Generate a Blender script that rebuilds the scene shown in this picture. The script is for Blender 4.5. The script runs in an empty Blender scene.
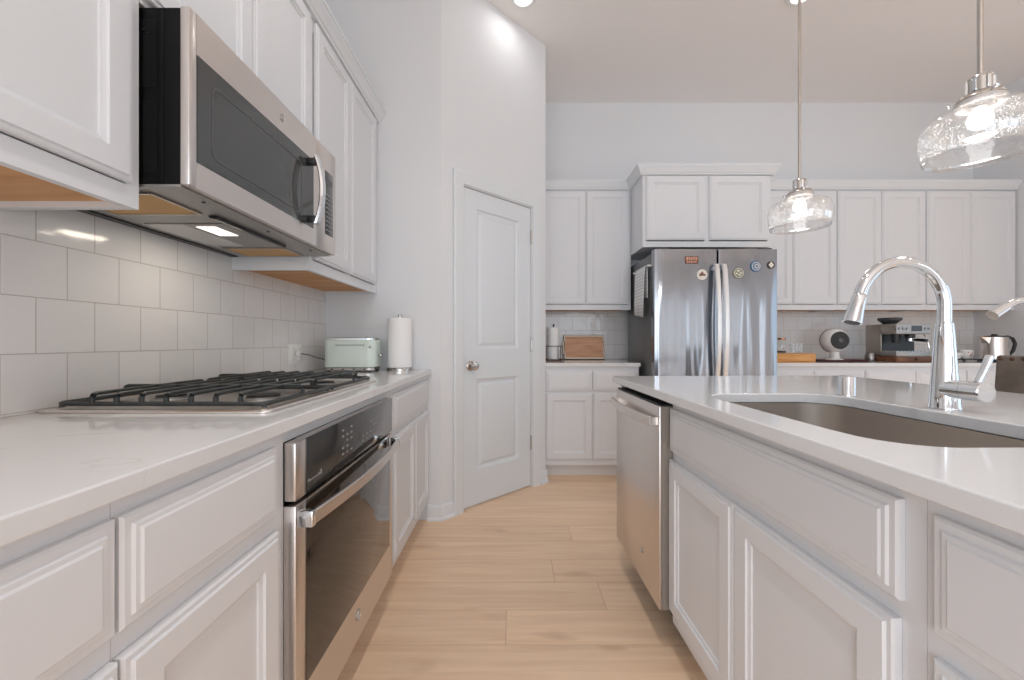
import bpy, bmesh, math, random
from mathutils import Vector, Matrix, geometry

random.seed(7)
PI = math.pi
SC = bpy.context.scene
COL = SC.collection

# ------------------------------------------------------------------ camera
cam_d = bpy.data.cameras.new('camera')
cam = bpy.data.objects.new('camera', cam_d)
COL.objects.link(cam)
cam.location = (0, 0, 1.083)
cam.rotation_euler = (PI / 2, 0, 0)
cam_d.sensor_width = 36
cam_d.lens = 400 / 1024 * 36
cam_d.shift_y = 1.5 / 1024
cam_d.clip_start = 0.02
SC.camera = cam

# ------------------------------------------------------------------ colour management, world, lights
SC.view_settings.view_transform = 'Standard'
SC.view_settings.look = 'None'
SC.view_settings.gamma = 1
SC.view_settings.use_curve_mapping = False
SC.view_settings.exposure = -0.73
SC.cycles.use_denoising = True
SC.cycles.max_bounces = 10
SC.cycles.diffuse_bounces = 6
SC.cycles.glossy_bounces = 5
SC.cycles.transparent_max_bounces = 12
SC.cycles.sample_clamp_indirect = 6
SC.cycles.caustics_reflective = False
SC.cycles.caustics_refractive = False

w = bpy.data.worlds.new('World')
SC.world = w
w.use_nodes = True
w.node_tree.nodes['Background'].inputs[0].default_value = (0.62, 0.80, 1.0, 1)
w.node_tree.nodes['Background'].inputs[1].default_value = 1.6


def area(name, loc, rot, sx, sy, power, col=(1, 1, 1), spread=PI):
    d = bpy.data.lights.new(name, 'AREA')
    d.shape = 'RECTANGLE'
    d.size, d.size_y = sx, sy
    d.energy = power
    d.color = col
    d.spread = spread
    o = bpy.data.objects.new(name, d)
    COL.objects.link(o)
    o.location = loc
    o.rotation_euler = rot
    return o


DAY = (0.845, 0.925, 1.0)
# daylight: windows behind the camera and on the right-hand side
REAR_WIN_STRIPS = [(-0.95, 0.85), (1.05, 2.60), (3.35, 3.47), (4.05, 4.20), (4.70, 4.84), (5.30, 5.42), (5.85, 6.25)]  # slim openings added so the fridge doors reflect bright streaks
SIDE_WIN = [(-1.7, 0.2), (0.55, 2.25)]
LEFT_FILL_WIN = [(-4.2, -1.5)]  # unseen left-wall opening added to brighten the island fronts
WZ0, WZ1 = 0.08, 2.35
for a, b in REAR_WIN_STRIPS:
    area('rear_daylight_and_strips', ((a + b) / 2, -4.98, (WZ0 + WZ1) / 2), (PI / 2, 0, 0), b - a, WZ1 - WZ0, 17.0 * (b - a) * (WZ1 - WZ0), DAY)  # lamps in the slim openings are added for the fridge streaks
for a, b in SIDE_WIN:
    area('daylight_side', (6.56, (a + b) / 2, (WZ0 + WZ1) / 2), (PI / 2, 0, PI / 2), b - a, WZ1 - WZ0, 4.2 * (b - a) * (WZ1 - WZ0), (0.74, 0.885, 1.0))
for a, b in LEFT_FILL_WIN:
    area('left_fill', (-1.12, (a + b) / 2, (WZ0 + WZ1) / 2), (PI / 2, 0, -PI / 2), b - a, WZ1 - WZ0, 21.0 * (b - a) * (WZ1 - WZ0), DAY)  # added fill lamp aimed at the island fronts


def can_light(x, y, power, spread=2.0):
    d = bpy.data.lights.new('ceiling_can', 'AREA')
    d.shape = 'DISK'
    d.size = 0.12
    d.energy = power
    d.color = (1.0, 0.985, 0.97)
    d.spread = spread
    o = bpy.data.objects.new('ceiling_can', d)
    COL.objects.link(o)
    o.location = (x, y, 3.345)


CANS = [(0.075, 2.65), (1.905, 2.63)]
for cx, cy in CANS:
    can_light(cx, cy, 1.3, PI)
for cx, cy in ((0.07, 0.9), (0.07, -0.9), (3.4, 0.6), (3.4, -1.4), (1.9, -3.0)):
    can_light(cx, cy, 8.5)


# ------------------------------------------------------------------ materials
def srgb(r, g, b):
    f = lambda c: (c / 255 / 12.92) if c / 255 <= 0.04045 else ((c / 255 + 0.055) / 1.055) ** 2.4
    return (f(r), f(g), f(b), 1)


MATS = {}


def mat(name, col=(0.8, 0.8, 0.8, 1), rough=0.5, metal=0.0, **kw):
    m = bpy.data.materials.new(name)
    m.use_nodes = True
    b = m.node_tree.nodes['Principled BSDF']
    b.inputs['Base Color'].default_value = col
    b.inputs['Roughness'].default_value = rough
    b.inputs['Metallic'].default_value = metal
    for k, v in kw.items():
        b.inputs[k].default_value = v
    MATS[name] = m
    return m


def nd(m, t, **kw):
    n = m.node_tree.nodes.new(t)
    for k, v in kw.items():
        setattr(n, k, v)
    return n


def lk(m, a, ao, b, bi):
    m.node_tree.links.new(a.outputs[ao], b.inputs[bi])


def noise_bump(m, scale=(40, 40, 40), strength=0.1, dist=0.01, detail=3, nscale=1.0):
    tc = nd(m, 'ShaderNodeTexCoord')
    mp = nd(m, 'ShaderNodeMapping')
    mp.inputs['Scale'].default_value = scale
    nz = nd(m, 'ShaderNodeTexNoise')
    nz.inputs['Scale'].default_value = nscale
    nz.inputs['Detail'].default_value = detail
    bp = nd(m, 'ShaderNodeBump')
    bp.inputs['Strength'].default_value = strength
    bp.inputs['Distance'].default_value = dist
    lk(m, tc, 'Object', mp, 'Vector')
    lk(m, mp, 'Vector', nz, 'Vector')
    lk(m, nz, 'Fac', bp, 'Height')
    lk(m, bp, 'Normal', m.node_tree.nodes['Principled BSDF'], 'Normal')
    return nz, mp, tc


def noise_colour(m, c0, c1, scale, detail=4, lo=0.35, hi=0.65, coord='Object'):
    tc = nd(m, 'ShaderNodeTexCoord')
    mp = nd(m, 'ShaderNodeMapping')
    mp.inputs['Scale'].default_value = scale
    nz = nd(m, 'ShaderNodeTexNoise')
    nz.inputs['Scale'].default_value = 1
    nz.inputs['Detail'].default_value = detail
    cr = nd(m, 'ShaderNodeValToRGB')
    cr.color_ramp.elements[0].position = lo
    cr.color_ramp.elements[1].position = hi
    cr.color_ramp.elements[0].color = c0
    cr.color_ramp.elements[1].color = c1
    lk(m, tc, coord, mp, 'Vector')
    lk(m, mp, 'Vector', nz, 'Vector')
    lk(m, nz, 'Fac', cr, 'Fac')
    lk(m, cr, 'Color', m.node_tree.nodes['Principled BSDF'], 'Base Color')
    return cr


WALLC = srgb(225, 226, 228)
noise_bump(mat('wall_paint', WALLC, 0.75), (90, 90, 90), 0.10, 0.004)
noise_bump(mat('ceiling_paint', srgb(242, 238, 236), 0.85), (90, 90, 90), 0.08, 0.004)
noise_bump(mat('cabinet_paint', srgb(223, 224, 227), 0.38), (60, 8, 60), 0.02, 0.002)
mat('trim_paint', srgb(224, 227, 230), 0.4)
noise_bump(mat('door_paint', srgb(222, 226, 230), 0.45), (30, 30, 4), 0.03, 0.002)
mat('toe_paint', srgb(226, 224, 223), 0.5)
m = mat('cabinet_wood', srgb(214, 160, 104), 0.55)
noise_colour(m, srgb(196, 138, 84), srgb(218, 166, 112), (22, 3, 22), 5)
m = mat('quartz', srgb(224, 224, 225), 0.08)
# sparse grey veins
tc = nd(m, 'ShaderNodeTexCoord')
mp = nd(m, 'ShaderNodeMapping')
mp.inputs['Rotation'].default_value = (0, 0, 0.9)
mp.inputs['Scale'].default_value = (1.0, 2.2, 1)
nz = nd(m, 'ShaderNodeTexNoise')
nz.inputs['Scale'].default_value = 1.7
nz.inputs['Detail'].default_value = 7
nz.inputs['Distortion'].default_value = 0.8
cr = nd(m, 'ShaderNodeValToRGB')
e = cr.color_ramp.elements
e[0].position = 0.492
e[0].color = (0, 0, 0, 1)
e[1].position = 0.508
e[1].color = (0, 0, 0, 1)
k = e.new(0.50)
k.color = (1, 1, 1, 1)
nz2 = nd(m, 'ShaderNodeTexNoise')
nz2.inputs['Scale'].default_value = 5
cr2 = nd(m, 'ShaderNodeValToRGB')
cr2.color_ramp.elements[0].position = 0.52
cr2.color_ramp.elements[1].position = 0.70
mu = nd(m, 'ShaderNodeMath', operation='MULTIPLY')
mx = nd(m, 'ShaderNodeMixRGB')
mx.inputs[1].default_value = srgb(224, 224, 225)
mx.inputs[2].default_value = srgb(206, 205, 204)
lk(m, tc, 'Object', mp, 'Vector')
lk(m, mp, 'Vector', nz, 'Vector')
lk(m, tc, 'Object', nz2, 'Vector')
lk(m, nz, 'Fac', cr, 'Fac')
lk(m, nz2, 'Fac', cr2, 'Fac')
lk(m, cr, 'Color', mu, 0)
lk(m, cr2, 'Color', mu, 1)
lk(m, mu, 'Value', mx, 0)
lk(m, mx, 'Color', m.node_tree.nodes['Principled BSDF'], 'Base Color')


def tile_mat(name, axis, u0, v0, pitch=0.134, col=(232, 229, 227)):
    m = mat(name, srgb(*col), 0.12)
    b = m.node_tree.nodes['Principled BSDF']
    tc = nd(m, 'ShaderNodeTexCoord')
    sx = nd(m, 'ShaderNodeSeparateXYZ')
    cb = nd(m, 'ShaderNodeCombineXYZ')
    a1 = nd(m, 'ShaderNodeMath', operation='ADD')
    a1.inputs[1].default_value = -u0 + pitch * 60
    a2 = nd(m, 'ShaderNodeMath', operation='ADD')
    a2.inputs[1].default_value = -v0 + pitch * 61
    lk(m, tc, 'Object', sx, 0)
    lk(m, sx, axis, a1, 0)
    lk(m, sx, 'Z', a2, 0)
    lk(m, a1, 0, cb, 0)
    lk(m, a2, 0, cb, 1)
    br = nd(m, 'ShaderNodeTexBrick')
    br.inputs['Scale'].default_value = 1
    br.inputs['Brick Width'].default_value = pitch
    br.inputs['Row Height'].default_value = pitch
    br.inputs['Mortar Size'].default_value = 0.0013
    br.inputs['Mortar Smooth'].default_value = 0.3
    br.inputs['Color1'].default_value = srgb(*col)
    br.inputs['Color2'].default_value = srgb(col[0] - 5, col[1] - 5, col[2] - 5)
    br.inputs['Mortar'].default_value = srgb(196, 186, 180)
    br.offset = 0.5
    lk(m, cb, 0, br, 'Vector')
    lk(m, br, 'Color', b, 'Base Color')
    nz = nd(m, 'ShaderNodeTexNoise')
    nz.inputs['Scale'].default_value = 11
    nz.inputs['Detail'].default_value = 1
    lk(m, tc, 'Object', nz, 'Vector')
    b1 = nd(m, 'ShaderNodeBump')
    b1.inputs['Strength'].default_value = 0.35
    b1.inputs['Distance'].default_value = 0.012
    lk(m, nz, 'Fac', b1, 'Height')
    b2 = nd(m, 'ShaderNodeBump')
    b2.invert = True
    b2.inputs['Strength'].default_value = 0.6
    b2.inputs['Distance'].default_value = 0.002
    lk(m, br, 'Fac', b2, 'Height')
    lk(m, b1, 'Normal', b2, 'Normal')
    lk(m, b2, 'Normal', b, 'Normal')


tile_mat('tile_left', 'Y', 1.0173, 1.188)
tile_mat('tile_back', 'X', 0.31, 1.188, col=(232, 231, 230))

# oak plank floor: planks run along X, 186 mm wide
m = mat('oak_floor', srgb(206, 170, 138), 0.42)
b = m.node_tree.nodes['Principled BSDF']
tc = nd(m, 'ShaderNodeTexCoord')
sx = nd(m, 'ShaderNodeSeparateXYZ')
lk(m, tc, 'Object', sx, 0)
M_ = lambda op, v=None: (lambda n: (n.inputs.__getitem__(1).__setattr__('default_value', v) if v is not None else None, n)[1])(nd(m, 'ShaderNodeMath', operation=op))
rs = M_('ADD', -1.427 + 0.186 * 50)
rd = M_('DIVIDE', 0.186)
rf = M_('FLOOR')
rfr = M_('FRACT')
lk(m, sx, 'Y', rs, 0)
lk(m, rs, 0, rd, 0)
lk(m, rd, 0, rf, 0)
lk(m, rd, 0, rfr, 0)
wn = nd(m, 'ShaderNodeTexWhiteNoise', noise_dimensions='1D')
lk(m, rf, 0, wn, 'W')
xo = M_('MULTIPLY', 5.0)
lk(m, wn, 'Value', xo, 0)
xa = M_('ADD')
lk(m, sx, 'X', xa, 0)
lk(m, xo, 0, xa, 1)
xd = M_('DIVIDE', 1.35)
lk(m, xa, 0, xd, 0)
xf = M_('FLOOR')
xfr = M_('FRACT')
lk(m, xd, 0, xf, 0)
lk(m, xd, 0, xfr, 0)
cid = nd(m, 'ShaderNodeCombineXYZ')
lk(m, rf, 0, cid, 0)
lk(m, xf, 0, cid, 1)
wn2 = nd(m, 'ShaderNodeTexWhiteNoise', noise_dimensions='2D')
lk(m, cid, 0, wn2, 'Vector')


def edge(fr, wdt):
    a = M_('SUBTRACT', 0.5)
    lk(m, fr, 0, a, 0)
    bb = M_('ABSOLUTE')
    lk(m, a, 0, bb, 0)
    c = M_('GREATER_THAN', 0.5 - wdt)
    lk(m, bb, 0, c, 0)
    return c


ey = edge(rfr, 0.006)
ex = edge(xfr, 0.0009)
em = M_('MAXIMUM')
lk(m, ey, 0, em, 0)
lk(m, ex, 0, em, 1)
# grain: noise stretched along X, shifted per plank
gv = nd(m, 'ShaderNodeCombineXYZ')
gx = M_('MULTIPLY', 1.6)
gy = M_('MULTIPLY', 26)
gz = M_('MULTIPLY', 40)
lk(m, xa, 0, gx, 0)
lk(m, sx, 'Y', gy, 0)
lk(m, wn2, 'Value', gz, 0)
lk(m, gx, 0, gv, 0)
lk(m, gy, 0, gv, 1)
lk(m, gz, 0, gv, 2)
gn = nd(m, 'ShaderNodeTexNoise')
gn.inputs['Scale'].default_value = 1.3
gn.inputs['Detail'].default_value = 6
gn.inputs['Distortion'].default_value = 0.6
lk(m, gv, 0, gn, 'Vector')
gcr = nd(m, 'ShaderNodeValToRGB')
gcr.color_ramp.elements[0].position = 0.30
gcr.color_ramp.elements[1].position = 0.66
gcr.color_ramp.elements[0].color = srgb(236, 200, 168)
gcr.color_ramp.elements[1].color = srgb(250, 219, 187)
lk(m, gn, 'Fac', gcr, 'Fac')
# knots
kv = nd(m, 'ShaderNodeCombineXYZ')
kx = M_('MULTIPLY', 2.0)
ky = M_('MULTIPLY', 6.0)
lk(m, xa, 0, kx, 0)
lk(m, sx, 'Y', ky, 0)
lk(m, kx, 0, kv, 0)
lk(m, ky, 0, kv, 1)
lk(m, gz, 0, kv, 2)
kn = nd(m, 'ShaderNodeTexNoise')
kn.inputs['Scale'].default_value = 1.4
kn.inputs['Detail'].default_value = 2
lk(m, kv, 0, kn, 'Vector')
kcr = nd(m, 'ShaderNodeValToRGB')
kcr.color_ramp.elements[0].position = 0.66
kcr.color_ramp.elements[1].position = 0.80
kcr.color_ramp.elements[0].color = (0, 0, 0, 1)
kcr.color_ramp.elements[1].color = (0.5, 0.5, 0.5, 1)
lk(m, kn, 'Fac', kcr, 'Fac')
kmx = nd(m, 'ShaderNodeMixRGB')
kmx.inputs[2].default_value = srgb(196, 152, 116)
lk(m, kcr, 'Color', kmx, 0)
lk(m, gcr, 'Color', kmx, 1)
pv = nd(m, 'ShaderNodeHueSaturation')
pr = nd(m, 'ShaderNodeMapRange')
pr.inputs['To Min'].default_value = 0.94
pr.inputs['To Max'].default_value = 1.0
lk(m, wn2, 'Value', pr, 'Value')
lk(m, pr, 'Result', pv, 'Value')
lk(m, kmx, 'Color', pv, 'Color')
emx = nd(m, 'ShaderNodeMixRGB')
emx.inputs[2].default_value = srgb(186, 146, 114)
emf = M_('MULTIPLY', 0.75)
lk(m, em, 0, emf, 0)
lk(m, emf, 0, emx, 0)
lk(m, pv, 'Color', emx, 1)
lk(m, emx, 'Color', b, 'Base Color')
bp = nd(m, 'ShaderNodeBump')
bp.inputs['Strength'].default_value = 0.12
bp.inputs['Distance'].default_value = 0.003
lk(m, gn, 'Fac', bp, 'Height')
lk(m, bp, 'Normal', b, 'Normal')

noise_bump(mat('steel', srgb(224, 217, 212), 0.30, 1.0), (3, 3, 260), 0.06, 0.002)
noise_bump(mat('steel_fridge', srgb(160, 162, 167), 0.15, 1.0), (10, 2, 0.9), 0.5, 0.02, detail=1)
noise_bump(mat('steel_dark', srgb(150, 147, 144), 0.33, 1.0), (200, 3, 3), 0.05, 0.002)
noise_bump(mat('steel_sink', srgb(205, 200, 195), 0.38, 1.0), (3, 160, 160), 0.05, 0.002)
mat('steel_bright', srgb(232, 234, 236), 0.32, 1.0)
mat('chrome', srgb(226, 229, 232), 0.06, 1.0)
mat('nickel', srgb(196, 190, 184), 0.22, 1.0)
mat('door_edge', srgb(150, 142, 134), 0.5, 0.3)
mat('grey_metal', srgb(168, 166, 164), 0.42, 0.85)
mat('fridge_side', srgb(112, 113, 114), 0.42, 0.3)
noise_bump(mat('black_enamel', srgb(42, 43, 45), 0.35), (120, 120, 120), 0.05, 0.001)
mat('black_case', srgb(16, 16, 17), 0.35, **{'Specular IOR Level': 0.15})
noise_bump(mat('cast_iron', srgb(52, 56, 56), 0.42), (300, 300, 300), 0.12, 0.001)
mat('black_glass', srgb(58, 58, 58), 0.05)
mat('window_glass', srgb(64, 66, 66), 0.04, **{'Specular IOR Level': 0.9})
mat('oven_glass', srgb(52, 44, 38), 0.05, **{'Specular IOR Level': 0.9})
mat('black_rubber', srgb(22, 22, 22), 0.5)
mat('print_white', srgb(150, 151, 152), 0.5)
mat('plastic_white', srgb(236, 235, 233), 0.35)
noise_bump(mat('paper', srgb(244, 243, 242), 0.9), (160, 160, 160), 0.12, 0.002)
mat('mint', srgb(216, 228, 220), 0.22)
mat('mesh_filter', srgb(206, 164, 104), 0.5, 0.4)
noise_bump(MATS['mesh_filter'], (520, 520, 520), 0.5, 0.002)
m = mat('frosted_lens', srgb(214, 212, 208), 0.25)
noise_bump(m, (180, 180, 180), 0.4, 0.002)


def emis(name, col, s):
    m = mat(name, (0, 0, 0, 1), 0.5)
    b = m.node_tree.nodes['Principled BSDF']
    b.inputs['Emission Color'].default_value = col
    b.inputs['Emission Strength'].default_value = s


emis('lamp_glow', (1, 0.93, 0.82, 1), 3)
emis('bulb_glow', (1, 0.98, 0.95, 1), 6)
emis('can_glow', (1, 0.97, 0.93, 1), 7)


def glass_mat(name, seeds, tint=(1, 1, 1, 1), edge_w=0.75):
    m = bpy.data.materials.new(name)
    m.use_nodes = True
    nt = m.node_tree
    nt.nodes.remove(nt.nodes['Principled BSDF'])
    out = nt.nodes['Material Output']
    tr = nd(m, 'ShaderNodeBsdfTransparent')
    tr.inputs[0].default_value = tint
    gl = nd(m, 'ShaderNodeBsdfGlossy')
    gl.inputs['Roughness'].default_value = 0.03
    lw = nd(m, 'ShaderNodeLayerWeight')
    lw.inputs[0].default_value = 0.28
    ml = nd(m, 'ShaderNodeMath', operation='MULTIPLY_ADD')
    ml.inputs[1].default_value = edge_w
    ml.inputs[2].default_value = 0.05
    lk(m, lw, 'Facing', ml, 0)
    mx = nd(m, 'ShaderNodeMixShader')
    lk(m, ml, 0, mx, 0)
    lk(m, tr, 0, mx, 1)
    lk(m, gl, 0, mx, 2)
    last = mx
    if seeds:
        tc = nd(m, 'ShaderNodeTexCoord')
        vo = nd(m, 'ShaderNodeTexVoronoi')
        vo.inputs['Scale'].default_value = 250
        lk(m, tc, 'Object', vo, 'Vector')
        nz = nd(m, 'ShaderNodeTexNoise')
        nz.inputs['Scale'].default_value = 60
        lk(m, tc, 'Object', nz, 'Vector')
        th = nd(m, 'ShaderNodeMath', operation='LESS_THAN')
        th.inputs[1].default_value = 0.30
        lk(m, vo, 'Distance', th, 0)
        nt2 = nd(m, 'ShaderNodeMath', operation='GREATER_THAN')
        nt2.inputs[1].default_value = 0.47
        lk(m, nz, 'Fac', nt2, 0)
        mm = nd(m, 'ShaderNodeMath', operation='MULTIPLY')
        lk(m, th, 0, mm, 0)
        lk(m, nt2, 0, mm, 1)
        sc = nd(m, 'ShaderNodeMath', operation='MULTIPLY_ADD')
        sc.inputs[1].default_value = 0.42
        sc.inputs[2].default_value = 0.03
        lk(m, mm, 0, sc, 0)
        df = nd(m, 'ShaderNodeBsdfTranslucent')
        df.inputs[0].default_value = (0.95, 0.95, 0.95, 1)
        m2 = nd(m, 'ShaderNodeMixShader')
        lk(m, sc, 0, m2, 0)
        lk(m, mx, 0, m2, 1)
        lk(m, df, 0, m2, 2)
        bpn = nd(m, 'ShaderNodeBump')
        bpn.inputs['Strength'].default_value = 0.02
        bpn.inputs['Distance'].default_value = 0.003
        lk(m, vo, 'Distance', bpn, 'Height')
        lk(m, bpn, 'Normal', gl, 'Normal')
        last = m2
    lk(m, last, 0, out, 'Surface')
    MATS[name] = m


glass_mat('seeded_glass', True)
glass_mat('clear_glass', False)
mat('bamboo', srgb(226, 164, 96), 0.45)
noise_colour(MATS['bamboo'], srgb(214, 146, 78), srgb(234, 176, 110), (4, 60, 60))
mat('walnut', srgb(118, 76, 52), 0.45)
noise_colour(MATS['walnut'], srgb(96, 58, 40), srgb(140, 92, 62), (6, 50, 50))
mat('tray_wood', srgb(196, 142, 106), 0.5)
noise_colour(MATS['tray_wood'], srgb(204, 150, 116), srgb(222, 174, 138), (5, 30, 60))
mat('cream', srgb(246, 234, 216), 0.4)
noise_bump(mat('collar_white', srgb(236, 226, 220), 0.4), (220, 220, 220), 0.5, 0.002)
mat('bronze', srgb(96, 72, 58), 0.4, 0.5)
mat('dark_red', srgb(112, 48, 48), 0.35)
mat('grille_grey', srgb(88, 88, 90), 0.5)
noise_bump(mat('machine_grey', srgb(170, 164, 158), 0.35, 0.8), (3, 3, 80), 0.05, 0.001)
mat('black_plastic', srgb(34, 35, 38), 0.35)
mat('smoke_plastic', srgb(62, 64, 68), 0.2)
mat('copper', srgb(196, 140, 104), 0.3, 0.9)
mat('porcelain', srgb(240, 238, 234), 0.2)
mat('floral_red', srgb(190, 92, 92), 0.4)
mat('leather', srgb(112, 101, 92), 0.6)
noise_colour(MATS['leather'], srgb(98, 88, 80), srgb(122, 110, 100), (14, 14, 14))
mat('espresso_wood', srgb(70, 54, 44), 0.5)
mat('magnet_brown', srgb(124, 82, 66), 0.5)
mat('magnet_pink', srgb(214, 160, 136), 0.5)
mat('magnet_white', srgb(232, 226, 216), 0.4)
mat('magnet_green', srgb(150, 150, 128), 0.4)
mat('magnet_blue', srgb(70, 120, 160), 0.35)
mat('magnet_dark', srgb(60, 50, 46), 0.4)
# checked tea towel: fine grey grid on white
m = mat('tea_towel', srgb(236, 236, 236), 0.9)
tc = nd(m, 'ShaderNodeTexCoord')
br = nd(m, 'ShaderNodeTexBrick')
br.offset = 0
br.inputs['Scale'].default_value = 1
br.inputs['Brick Width'].default_value = 0.026
br.inputs['Row Height'].default_value = 0.026
br.inputs['Mortar Size'].default_value = 0.0012
br.inputs['Color1'].default_value = srgb(236, 236, 236)
br.inputs['Color2'].default_value = srgb(232, 232, 232)
br.inputs['Mortar'].default_value = srgb(150, 152, 156)
sx = nd(m, 'ShaderNodeSeparateXYZ')
cb = nd(m, 'ShaderNodeCombineXYZ')
lk(m, tc, 'Object', sx, 0)
lk(m, sx, 'Y', cb, 0)
lk(m, sx, 'Z', cb, 1)
lk(m, cb, 0, br, 'Vector')
lk(m, br, 'Color', m.node_tree.nodes['Principled BSDF'], 'Base Color')


# ------------------------------------------------------------------ mesh builder
class MB:
    def __init__(s, xf=None):
        s.bm = bmesh.new()
        s.xf = xf or Matrix.Identity(4)

    def V(s, p):
        return s.bm.verts.new(s.xf @ Vector(p))

    def box(s, x0, x1, y0, y1, z0, z1, bev=0.0, seg=2):
        t = bmesh.new()
        bmesh.ops.create_cube(t, size=1)
        for v in t.verts:
            v.co = Vector((x0 + (v.co.x + 0.5) * (x1 - x0), y0 + (v.co.y + 0.5) * (y1 - y0), z0 + (v.co.z + 0.5) * (z1 - z0)))
        if bev > 0:
            bmesh.ops.bevel(t, geom=t.edges[:], offset=bev, segments=seg, profile=0.5, affect='EDGES', clamp_overlap=True)
        s.merge(t)
        return s

    def merge(s, t, mtx=None):
        mtx = s.xf @ (mtx or Matrix.Identity(4))
        t.verts.index_update()
        vs = [s.bm.verts.new(mtx @ v.co) for v in t.verts]
        for f in t.faces:
            try:
                s.bm.faces.new([vs[v.index] for v in f.verts])
            except ValueError:
                pass
        t.free()

    def loft(s, loops, cap0=True, cap1=True, closed=True, wrap=False):
        rows = [[s.V(p) for p in L] for L in loops]
        n = len(rows[0])
        seq = list(range(len(rows) - 1)) + ([len(rows) - 1] if wrap else [])
        for i in seq:
            a, b = rows[i], rows[(i + 1) % len(rows)]
            for j in range(n if closed else n - 1):
                k = (j + 1) % n
                s.bm.faces.new((a[j], a[k], b[k], b[j]))
        if cap0 and not wrap:
            s.bm.faces.new(list(reversed(rows[0])))
        if cap1 and not wrap:
            s.bm.faces.new(rows[-1])
        return s

    def tube(s, pts, r, seg=12, caps=True, closed=False):
        pts = [Vector(p) for p in pts]
        n = len(pts)
        rr = r if isinstance(r, (list, tuple)) else [r] * n
        tang = []
        for i in range(n):
            if closed:
                t = pts[(i + 1) % n] - pts[i - 1]
            else:
                t = pts[min(i + 1, n - 1)] - pts[max(i - 1, 0)]
            tang.append(t.normalized())
        up = Vector((0, 0, 1)) if abs(tang[0].z) < 0.9 else Vector((1, 0, 0))
        nrm = (up - tang[0] * up.dot(tang[0])).normalized()
        loops = []
        for i in range(n):
            nrm = (nrm - tang[i] * nrm.dot(tang[i])).normalized()
            bi = tang[i].cross(nrm)
            loops.append([pts[i] + (nrm * math.cos(a) + bi * math.sin(a)) * rr[i] for a in (2 * PI * q / seg for q in range(seg))])
        s.loft(loops, caps, caps, True, wrap=closed)
        return s

    def cyl(s, a, b, r0, r1=None, seg=24):
        return s.tube([a, b], [r0, r0 if r1 is None else r1], seg)

    def lathe(s, prof, c=(0, 0, 0), seg=32, mtx=None, cap0=False, cap1=False):
        c = Vector(c)
        loops = []
        for r, z in prof:
            L = []
            for q in range(seg):
                p = Vector((r * math.cos(2 * PI * q / seg), r * math.sin(2 * PI * q / seg), z))
                if mtx:
                    p = mtx @ p
                L.append(p + c)
            loops.append(L)
        s.loft(loops, cap0, cap1)
        return s

    def prism(s, poly, z0, z1):
        s.loft([[(p[0], p[1], z0) for p in poly], [(p[0], p[1], z1) for p in poly]])
        return s

    def sphere(s, c, r, sc=(1, 1, 1), seg=20, rings=12):
        t = bmesh.new()
        bmesh.ops.create_uvsphere(t, u_segments=seg, v_segments=rings, radius=r)
        s.merge(t, Matrix.Translation(c) @ Matrix.Diagonal((*sc, 1)))
        return s

    def torus(s, c, R, r, mtx=None, seg=28, s2=8):
        c = Vector(c)
        pts = []
        for q in range(seg):
            p = Vector((R * math.cos(2 * PI * q / seg), R * math.sin(2 * PI * q / seg), 0))
            pts.append((mtx @ p if mtx else p) + c)
        return s.tube(pts, r, s2, closed=True)

    def build(s, name, matname, parent=None, bevel=0, smooth=True, angle=0.62, origin=None, solid=0, bseg=2):
        bmesh.ops.recalc_face_normals(s.bm, faces=s.bm.faces[:])
        me = bpy.data.meshes.new(name)
        if origin is not None:
            bmesh.ops.translate(s.bm, vec=-Vector(origin), verts=s.bm.verts[:])
        s.bm.to_mesh(me)
        s.bm.free()
        o = bpy.data.objects.new(name, me)
        COL.objects.link(o)
        me.materials.append(MATS[matname])
        if smooth:
            for p in me.polygons:
                p.use_smooth = True
            me.set_sharp_from_angle(angle=angle)
        if parent is not None:
            o.parent = parent
        if origin is not None:
            o.location = origin
        if solid:
            md = o.modifiers.new('thickness', 'SOLIDIFY')
            md.thickness = solid
            md.offset = 0
        if bevel:
            md = o.modifiers.new('edges', 'BEVEL')
            md.width = bevel
            md.segments = bseg
            md.limit_method = 'ANGLE'
            md.angle_limit = 0.6
            md.harden_normals = False
        return o


def rrect(x0, x1, y0, y1, r, n=8):
    out = []
    for cx, cy, a0 in ((x1 - r, y1 - r, 0), (x0 + r, y1 - r, 90), (x0 + r, y0 + r, 180), (x1 - r, y0 + r, 270)):
        for k in range(n + 1):
            a = math.radians(a0 + 90 * k / n)
            out.append((cx + r * math.cos(a), cy + r * math.sin(a)))
    return out


def arc_pts(c, r, a0, a1, n, f):
    return [f(c[0] + r * math.cos(math.radians(a0 + (a1 - a0) * k / n)), c[1] + r * math.sin(math.radians(a0 + (a1 - a0) * k / n))) for k in range(n + 1)]


def thing(name, label, cat, loc=(0, 0, 0), rz=0, group=None):
    o = bpy.data.objects.new(name, None)
    o.empty_display_size = 0.05
    COL.objects.link(o)
    o.location = loc
    o.rotation_euler = (0, 0, rz)
    o['label'] = label
    o['category'] = cat
    if group:
        o['group'] = group
    return o


def tag(o, label, cat, group=None):
    o['label'] = label
    o['category'] = cat
    if group:
        o['group'] = group
    return o


def struct(o):
    o['kind'] = 'structure'
    return o


# ------------------------------------------------------------------ key dimensions
XW = -1.14          # left wall
YR = 2.43           # short return wall at the end of the left run
YB = 3.82           # back wall
XR = 4.40           # right wall beside the coffee counter
ZC = 3.365          # ceiling
PV = Vector((-0.4326, YR))      # pantry wall corners
PE = Vector((0.2584, 3.085))
HC = 0.914
TL = 90 * PI / 180  # left run heading
TI = -PI / 2 + 0.0188
IR = 0.0188


def ISL(v, u):
    return (0.5289 + v * math.cos(IR) - u * math.sin(IR), u * math.cos(IR) + v * math.sin(IR))


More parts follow.
